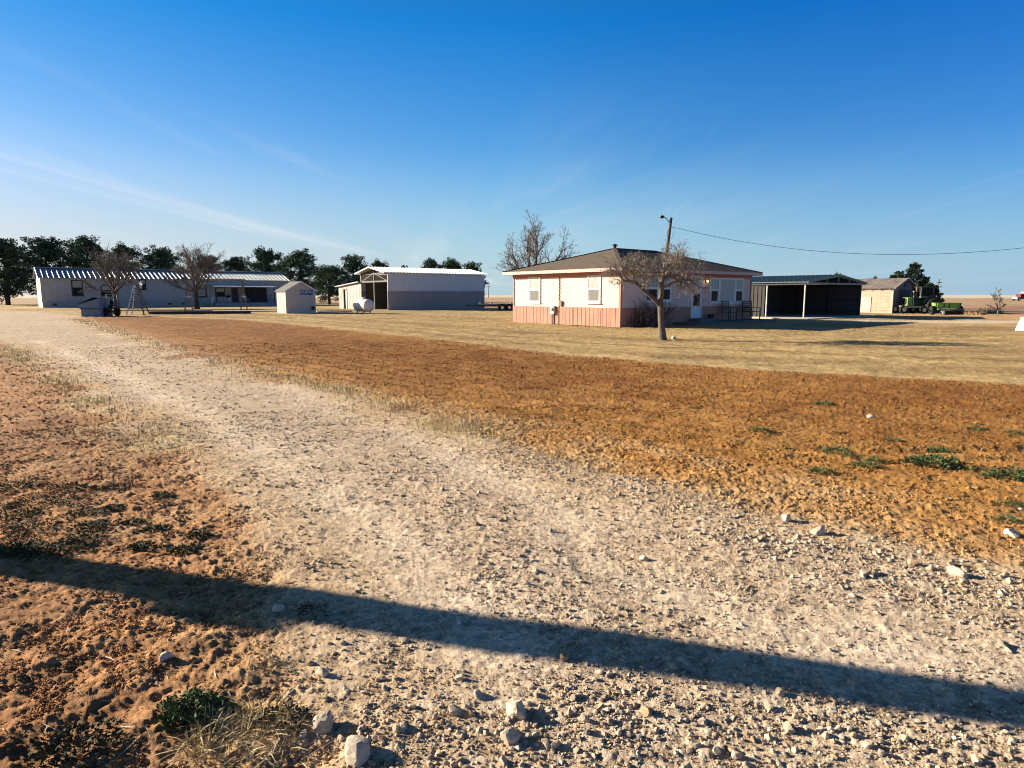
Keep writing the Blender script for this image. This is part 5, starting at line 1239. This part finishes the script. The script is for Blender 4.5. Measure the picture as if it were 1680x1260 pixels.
def wheel(parent, c, r, w, ax=(0, 1, 0), rim=M_GREYM, hub=.5):
    "tyre with its rim as a sub-part"
    a = Vector(ax).normalized(); o = Vector(c) - a * w / 2; q = MB(); q.lathe([(0, r * .62), (0.0, r * .9), (w * .2, r), (w * .8, r), (w, r * .9), (w, r * .62)], o, a, 24); wb = q.build('wheel', M_RUBBER, parent)
    q = MB(); q.lathe([(-.01, r * .12), (-.012, r * hub), (w + .012, r * hub), (w + .01, r * .12)], o, a, 20); q.build('rim', rim, wb)
    return wb
M_GRN = mat('green_farm_paint', (.10, .23, .045), .45, .12, 3., grime=.3); M_GRND = mat('dark_or_shaded_green', (.010, .026, .014), .5, .15, 3.); M_LITGRN = mat('sunlit_green_paint', (.24, .36, .10), .5, .15, 3., grime=.3); M_YEL = mat('yellow_rim', (.55, .38, .03), .5, .1)  # tractor body's shade put into the dark green, its nose's sunlight into the light green
def lawn_tractor():
    x, y = G(176, 518.5); t = thing('lawn_tractor', 'dark green lawn tractor parked beside the blue cellar box', 'lawn tractor', (x, y), R(-35))
    q = MB(); q.box(-.75, .1, -.24, .24, .42, .78); q.box(-.72, -.05, -.2, .2, .78, .86); hd = q.build('hood', M_GRND, t, bevel=.05)
    q = MB(); q.lathe([(0, .06), (.03, .05)], (-.75, -.14, .62), (-1, 0, 0), 10); q.build('headlight', M_WHITE, hd)
    q = MB(); q.lathe([(0, .06), (.03, .05)], (-.75, .14, .62), (-1, 0, 0), 10); q.build('headlight', M_WHITE, hd)
    q = MB(); q.box(-.6, .85, -.22, .22, .28, .42); q.box(.25, .95, -.45, .45, .5, .62); q.build('chassis', M_GRND, t, bevel=.03)
    q = MB(); q.box(.38, .8, -.22, .22, .7, .78); q.bar((.78, 0, .76), (.9, 0, 1.12), .44, .08, up=(0, 1, 0)); q.box(.5, .7, -.1, .1, .62, .7); q.build('seat', M_BLACKM, t, bevel=.02)
    q = MB(); q.bar((.02, 0, .8), (.2, 0, 1.02), .05); q.lathe([(0, .17), (.03, .17)], (.2, 0, 1.02), (.6, 0, .8), 16); q.build('steering_wheel', M_BLACKM, t)
    q = MB(); q.bar((.9, -.35, .6), (.9, -.35, 1.55), .04); q.bar((.9, .35, .6), (.9, .35, 1.55), .04); q.bar((.9, -.35, 1.55), (.9, .35, 1.55), .04); q.build('roll_bar', mat('faded_green_bar', (.25, .34, .22), .5), t)
    for sx, r, w_, yy in ((-.5, .22, .16, .36), (.6, .32, .24, .42)):
        for s in (-1, 1): wheel(t, (sx, s * yy, r), r, w_, rim=M_YEL)
lawn_tractor()
def windmill():
    x, y = G(226.5, 515.5); t = thing('windmill', 'small wooden ornamental windmill with legs coloured sunlit white on one side, standing before the mobile home', 'windmill', (x, y), R(12))
    zt = Z(467, y); b = .62; a = .09; M_LITW = mat('white_or_sunlit_wood', (.66, .63, .58), .8, .15, 3.); M_SHADEW = mat('shade_brown_wood', (.16, .13, .11), .9, .3, 3.)  # one wood in two colours: white for sunlit legs, brown for shaded ones
    leg = lambda sx, sy, z: (sx * (b + (a - b) * z / zt), sy * (b + (a - b) * z / zt), z)
    for sx, sy in ((-1, -1), (-1, 1), (1, -1), (1, 1)): q = MB(); q.bar(leg(sx, sy, 0), leg(sx, sy, zt), .075); q.build('leg', M_LITW if sx < 0 else M_SHADEW, t)
    q = MB()
    for z in (.42, 1.0, 1.55, 2.0):
        for (s, p), m_ in ((((-1, -1), (1, -1)), 0), (((-1, 1), (1, 1)), 0), (((1, -1), (1, 1)), 0)): q.bar(leg(*s, z), leg(*p, z), .05)
    for z, z2 in ((.42, 1.0), (1.0, 1.55), (1.55, 2.0)):
        q.bar(leg(-1, -1, z), leg(1, -1, z2), .03); q.bar(leg(1, -1, z), leg(-1, -1, z2), .03); q.bar(leg(1, -1, z), leg(1, 1, z2), .03)
    q.build('brace', M_SHADEW, t)
    q = MB(); q.bar(leg(-1, -1, .42), leg(-1, 1, .42), .09); q.bar(leg(-1, -1, 1.75), leg(-1, 1, 1.75), .12); q.build('lit_side_brace', M_LITW, t)
    q = MB(); q.box(-.2, .2, -.2, .2, zt, zt + .05); q.tube((0, 0, zt), (0, 0, zt + .32), .03); q.build('head', M_SHADEW, t)
    q = MB()
    for k in range(8):
        g = k * math.pi / 4 + .2; c, s = math.cos(g), math.sin(g); o = Vector((.36, -.1, zt - .02)); X1 = Vector((.5 * c, -.86 * c * .5, s)); Y1 = Vector((-.5 * s, .43 * s, c))
        q.face([o + X1 * .06 - Y1 * .02, o + X1 * .30 - Y1 * .075, o + X1 * .30 + Y1 * .06 + Vector((.03, .03, 0)), o + X1 * .06 + Y1 * .02])
    q.lathe([(0, .05), (.05, .05)], (.36, -.08, zt - .02), (.86, .5, 0), 10); q.bar((0, 0, zt + .05), (.36, -.08, zt - .02), .04)
    q.build('sail_wheel', mat('white_vane', (.74, .73, .70), .5, .05), t)
    q = MB(); q.bar((0, 0, zt + .2), (-.35, .1, zt + .2), .03); q.box(-.55, -.3, .09, .11, zt + .08, zt + .34); q.build('tail_vane', M_SHADEW, t)
windmill()
def swing_frame():
    x, y = G(310, 511); x2, y2 = G(392, 511); t = thing('swing_frame', 'wooden swing frame with two leaning A shaped ends before the porch', 'swing frame', (x, y), math.atan2(y2 - y + 1.2, x2 - x)); L_ = math.hypot(x2 - x, y2 - y + 1.2); zt = Z(458.5, y); M_SW = mat('red_brown_wood', (.22, .13, .09), .85, .25, 3., stretch=(3, 3, .5))
    for xx in (0, L_):
        for s in (-1, 1): q = MB(); q.bar((xx + .22 * s, .55 * s, 0), (xx - .02 * s, -.02 * s, zt), .10); q.build('leg', M_SW, t)
        q = MB(); q.bar((xx - .14, -.33, zt * .46), (xx + .16, .33, zt * .46), .12, .09); q.build('cross_brace', mat('white_or_sunlit_wood', ()), t)
    q = MB(); q.bar((-.25, 0, zt + .03), (L_ + .25, 0, zt + .03), .09); q.build('top_beam', M_SW, t)
swing_frame()
def bed_edge(name, label, u0, v0, u1, v1, w, h_, m, cat):
    a, b = G(u0, v0), G(u1, v1); q = MB(); l = math.hypot(b[0] - a[0], b[1] - a[1]); q.box(0, l, 0, w, 0, h_); o = q.build(name, m, bevel=.01); o.location = (*a, 0); o.rotation_euler = (0, 0, math.atan2(b[1] - a[1], b[0] - a[0])); tag(o, label, cat)
bed_edge('railway_sleeper', 'long dark timber edging lying on the ground below the swing frame', 245, 515.6, 411, 514.6, .3, .22, M_WOODD, 'timber edging')
bed_edge('concrete_step', 'long pale concrete curb running along the mobile home yard', 190, 510.2, 345, 510.2, .5, .12, mat('pale_slab', ()), 'concrete curb')
bed_edge('concrete_step', 'pale concrete slab before the mobile home porch', 367, 512.0, 462, 511.6, 2.2, .10, M_CONC, 'concrete slab')
bed_edge('concrete_step', 'grey concrete curb between garden shed and barn lean-to', 520, 512.8, 578, 512.2, 1.0, .10, M_CONC, 'concrete curb')
bed_edge('wooden_pallet', 'weathered pale pallet lying beside the windmill feet', 184, 515.2, 196, 514.6, 1.1, .14, mat('pale_old_board', ()), 'pallet')
def trailer():
    x, y = G(829, 509.5); t = thing('flatbed_trailer', 'dark flatbed trailer with two axles parked between barn and house', 'trailer', (x, y), R(4)); k = y / F
    q = MB(); q.box(-2.6, 1.35, -1.0, 1.0, .56, .66); q.build('deck', mat('grey_deck_board', (.30, .27, .25), .9, .3, 3., stretch=(1, 6, 1)), t)
    q = MB(); q.box(-2.6, 1.4, -1.02, -.92, .42, .56); q.box(-2.6, 1.4, .92, 1.02, .42, .56)
    for i in range(6): q.box(-2.5 + i * .7, -2.44 + i * .7, -.92, .92, .44, .56)
    q.bar((-2.6, -.9, .5), (-3.8, 0, .5), .1); q.bar((-2.6, .9, .5), (-3.8, 0, .5), .1); q.build('frame', M_BLACKM, t)
    for xx in (-.35, .33):
        for s in (-1, 1): wheel(t, (xx, s * 1.1, .31), .31, .2)
    q = MB(); q.box(-.75, .72, -1.22, -1.0, .64, .68); q.bar((.72, -1.11, .66), (1.0, -1.11, .45), .22, .03, up=(0, 1, 0)); q.build('fender', M_BLACKM, t)
    q = MB(); q.bar((1.35, -1.0, .5), (1.9, -1.0, .15), .5, .06, up=(0, 1, 0)); q.build('ramp', M_BLACKM, t)
    q = MB(); q.box(1.3, 1.42, -1.04, -.9, .44, .54); q.build('tail_light', mat('red_lens', (.4, .03, .02), .3), t)
    for xx in (-2.5, -1.9, -1.35, .55): q = MB(); q.box(xx - .1, xx + .1, -.9, -.7, .66, .80); q.build('stake_pocket', M_WHITE, t)
trailer()
def tractor():
    x, y = at(1503, 516.5, 54.3)[:2]; t = thing('farm_tractor', 'old green tractor in shade-darkened paint with boxy cab before the wooden shed', 'tractor', (x, y), R(-4)); s = y / F
    X = lambda u: (u - 1503) * s; z = lambda v: max(0, (516.3 - v) * s)
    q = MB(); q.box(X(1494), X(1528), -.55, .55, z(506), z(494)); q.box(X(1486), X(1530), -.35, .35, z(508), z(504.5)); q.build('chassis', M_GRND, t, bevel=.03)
    q = MB(); q.box(X(1486), X(1494.3), -.42, .42, z(504), z(491)); q.lathe([(0, .43), (.05, .36)], ((X(1486) + X(1494.3)) / 2, 0, z(491)), (0, 0, 1), 18); nz_ = q.build('nose', M_LITGRN, t, bevel=.06)  # lit copy of the tractor green, for the nose catching the sun
    q = MB(); q.box(X(1485.6), X(1486), -.3, .3, z(502), z(493)); q.build('grille', M_BLACKM, nz_)
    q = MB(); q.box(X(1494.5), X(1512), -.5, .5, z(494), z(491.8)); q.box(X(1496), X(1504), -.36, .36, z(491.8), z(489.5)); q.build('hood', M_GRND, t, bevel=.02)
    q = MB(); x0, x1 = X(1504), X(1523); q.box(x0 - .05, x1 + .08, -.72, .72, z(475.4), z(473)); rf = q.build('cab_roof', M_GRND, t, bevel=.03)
    q = MB()
    for xx in (x0, x1):
        for sy in (-.64, .64): q.box(xx - .035, xx + .035, sy - .035, sy + .035, z(489.5), z(475.4))
    q.box(x0, x1, -.66, .66, z(491), z(488)); q.build('cab_frame', mat('dull_green', (.12, .17, .12), .6), t)
    q = MB(); q.box(x0 + .035, x1 - .035, -.63, -.61, z(488), z(475.4)); q.build('cab_glass', M_GLASSD, t)
    q = MB(); q.box(x0 + .035, x1 - .035, .61, .63, z(488), z(475.4)); q.build('cab_glass', M_GLASSD, t)
    q = MB(); q.box(x0 - .01, x0 + .01, -.6, .6, z(488), z(475.4)); q.build('cab_glass', M_GLASSD, t)
    q = MB(); q.box(x0 + .3, x0 + .7, -.22, .22, z(489), z(486)); q.bar((x0 + .7, 0, z(487)), (x0 + .78, 0, z(479)), .4, .08, up=(0, 1, 0)); q.build('seat', M_BLACKM, t)
    q = MB(); q.tube((X(1501), -.2, z(490)), (X(1501), -.2, z(473.2)), .05); q.build('exhaust_stack', mat('rusty_pipe', ()), t)
    q = MB(); q.tube((X(1497.3), -.2, z(490)), (X(1497.3), -.2, z(482)), .035); q.lathe([(0, .08), (.1, .08)], (X(1497.3), -.2, z(482)), (0, 0, 1), 12); q.build('air_intake', M_GREYM, t)
    q = MB(); q.box(X(1478), X(1504), -.9, -.8, z(506.3), z(505)); q.box(X(1478), X(1478.8), -.9, .8, z(506.3), z(503.5)); q.build('front_bar', M_GREYM, t)
    r = .33
    for sy in (-.75, .75): wheel(t, (X(1477.5), sy, r), r, .25, rim=M_GREYM); wheel(t, (X(1508), sy * 1.1, .3), .3, .22, rim=M_GREYM)
    for sy in (-.85, .85): wheel(t, (X(1523), sy, .62), .62, .42, rim=M_BLACKM)
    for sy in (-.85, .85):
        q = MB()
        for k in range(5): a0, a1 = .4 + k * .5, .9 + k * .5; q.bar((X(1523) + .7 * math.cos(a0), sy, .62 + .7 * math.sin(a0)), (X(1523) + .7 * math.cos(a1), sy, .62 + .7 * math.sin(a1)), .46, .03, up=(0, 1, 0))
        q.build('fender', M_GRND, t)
tractor()
def drill():
    x, y = G(1555, 516.3); t = thing('grain_drill', 'bright green grain drill with a row of disc openers beside the tractor', 'grain drill', (x, y), R(3)); s = y / F
    X = lambda u: (u - 1555) * s; z = lambda v: max(0, (516.2 - v) * s); M_BG = mat('bright_green_paint', (.22, .50, .07), .45, .1, 2.)
    a, b = X(1531.5), X(1571); q = MB(); P = [(-.28, z(505.3)), (.28, z(505.3)), (.36, z(497.6)), (-.36, z(497.6))]
    A = [(a, p, h_) for p, h_ in P]; B = [(b, p, h_) for p, h_ in P]; q.face(A[::-1]); q.face(B)
    for i in range(4): j = (i + 1) % 4; q.face((A[i], A[j], B[j], B[i]))
    bx = q.build('seed_box', M_BG, t)
    q = MB(); q.box(a - .02, b + .02, -.40, .40, z(497.6), z(496.8)); q.build('lid', mat('dull_green_lid', (.12, .30, .06), .5), bx)
    q = MB()
    for f in (.27, .5, .95): q.box(a + (b - a) * f - .02, a + (b - a) * f + .02, -.375, -.33, z(505), z(497.7))
    q.build('box_strap', M_GRND, bx)
    q = MB(); q.box(a - .05, X(1575), -.5, -.4, z(508), z(506.4)); q.box(a - .05, X(1575), .4, .5, z(508), z(506.4)); q.build('frame_rail', mat('faded_green_bar', ()), t)
    for k in range(11):
        xx = X(1536.5) + (X(1568) - X(1536.5)) * k / 10; q = MB(); q.bar((xx, -.4, z(507.5)), (xx + .02, -.66, .10), .035, .05); q.build('disc_arm', mat('pale_worn_steel', (.50, .50, .47), .4, .2, metal=.2), t); q = MB(); q.lathe([(-.015, .19), (.015, .19)], (xx + .04, -.6, .19), (1, .12, 0), 16); q.build('disc_opener', mat('dark_disc_steel', (.05, .05, .05), .5), t)
    for u in (1530, 1576): wheel(t, (X(u), .1, .34), .34, .2, (1, 0, 0), M_GRND)
    q = MB(); q.bar((a, .45, z(508)), (X(1520), .2, .35), .09); q.build('hitch', M_GRND, t)
drill()
def red_truck():
    Y = 175; X0 = at(1664.5, 490, Y)[0]; t = thing('farm_truck', 'small red grain truck far off in the fields at the picture edge', 'truck', (X0, Y), R(2)); M_RED = mat('faded_red_paint', (.50, .09, .08), .5, .12)
    q = MB(); q.box(.1, 1.0, -.85, .85, .45, 1.0); q.build('hood', M_WHITE, t, bevel=.06)
    q = MB(); q.box(1.0, 2.0, -.9, .9, .45, 1.75); cb = q.build('cab', mat('dark_red_paint', (.14, .03, .03), .4), t, bevel=.08)
    q = MB(); q.box(1.1, 1.8, -.92, -.9, 1.15, 1.6); q.build('cab_window', M_GLASSD, cb)
    q = MB(); q.box(2.1, 5.8, -1.05, 1.05, .75, 2.0); q.build('grain_bed', M_RED, t, bevel=.03)
    q = MB(); A = [(2.1, -1.05, 2.0), (5.8, -1.05, 2.0), (5.8, 0, 2.45), (2.1, 0, 2.45)]; q.face(A); q.face([(a, -b, c) for a, b, c in A][::-1]); q.face(((2.1, -1.05, 2.0), (2.1, 0, 2.45), (2.1, 1.05, 2.0))); q.build('tarp', mat('pink_tarp', (.60, .28, .28), .7), t)
    for xx in (.6, 3.9, 4.9):
        for s in (-.85, .85): wheel(t, (xx, s, .45), .45, .3)
red_truck()
x, y = G(1677, 545); x += .45; t = thing('white_cabinet', 'white sloping utility cabinet cut by the edge of the picture on the lawn', 'cabinet', (x, y, 0), R(8))
zt = Z(521, y); q = MB(); A = [(-.10, 0, .03), (1.1, 0, .03), (1.02, .12, zt), (.02, .12, zt)]; B = [(a, .75 - b, c) for a, b, c in A]
q.face(A); q.face(B[::-1])
for i in range(4): j = (i + 1) % 4; q.face((A[j], A[i], B[i], B[j]))
q.build('shell', mat('bright_white_paint', (.82, .81, .80), .5, .03), t)
q = MB(); q.box(.2, .9, .03, .05, .12, .2); q.build('vent', M_GREYM, t)
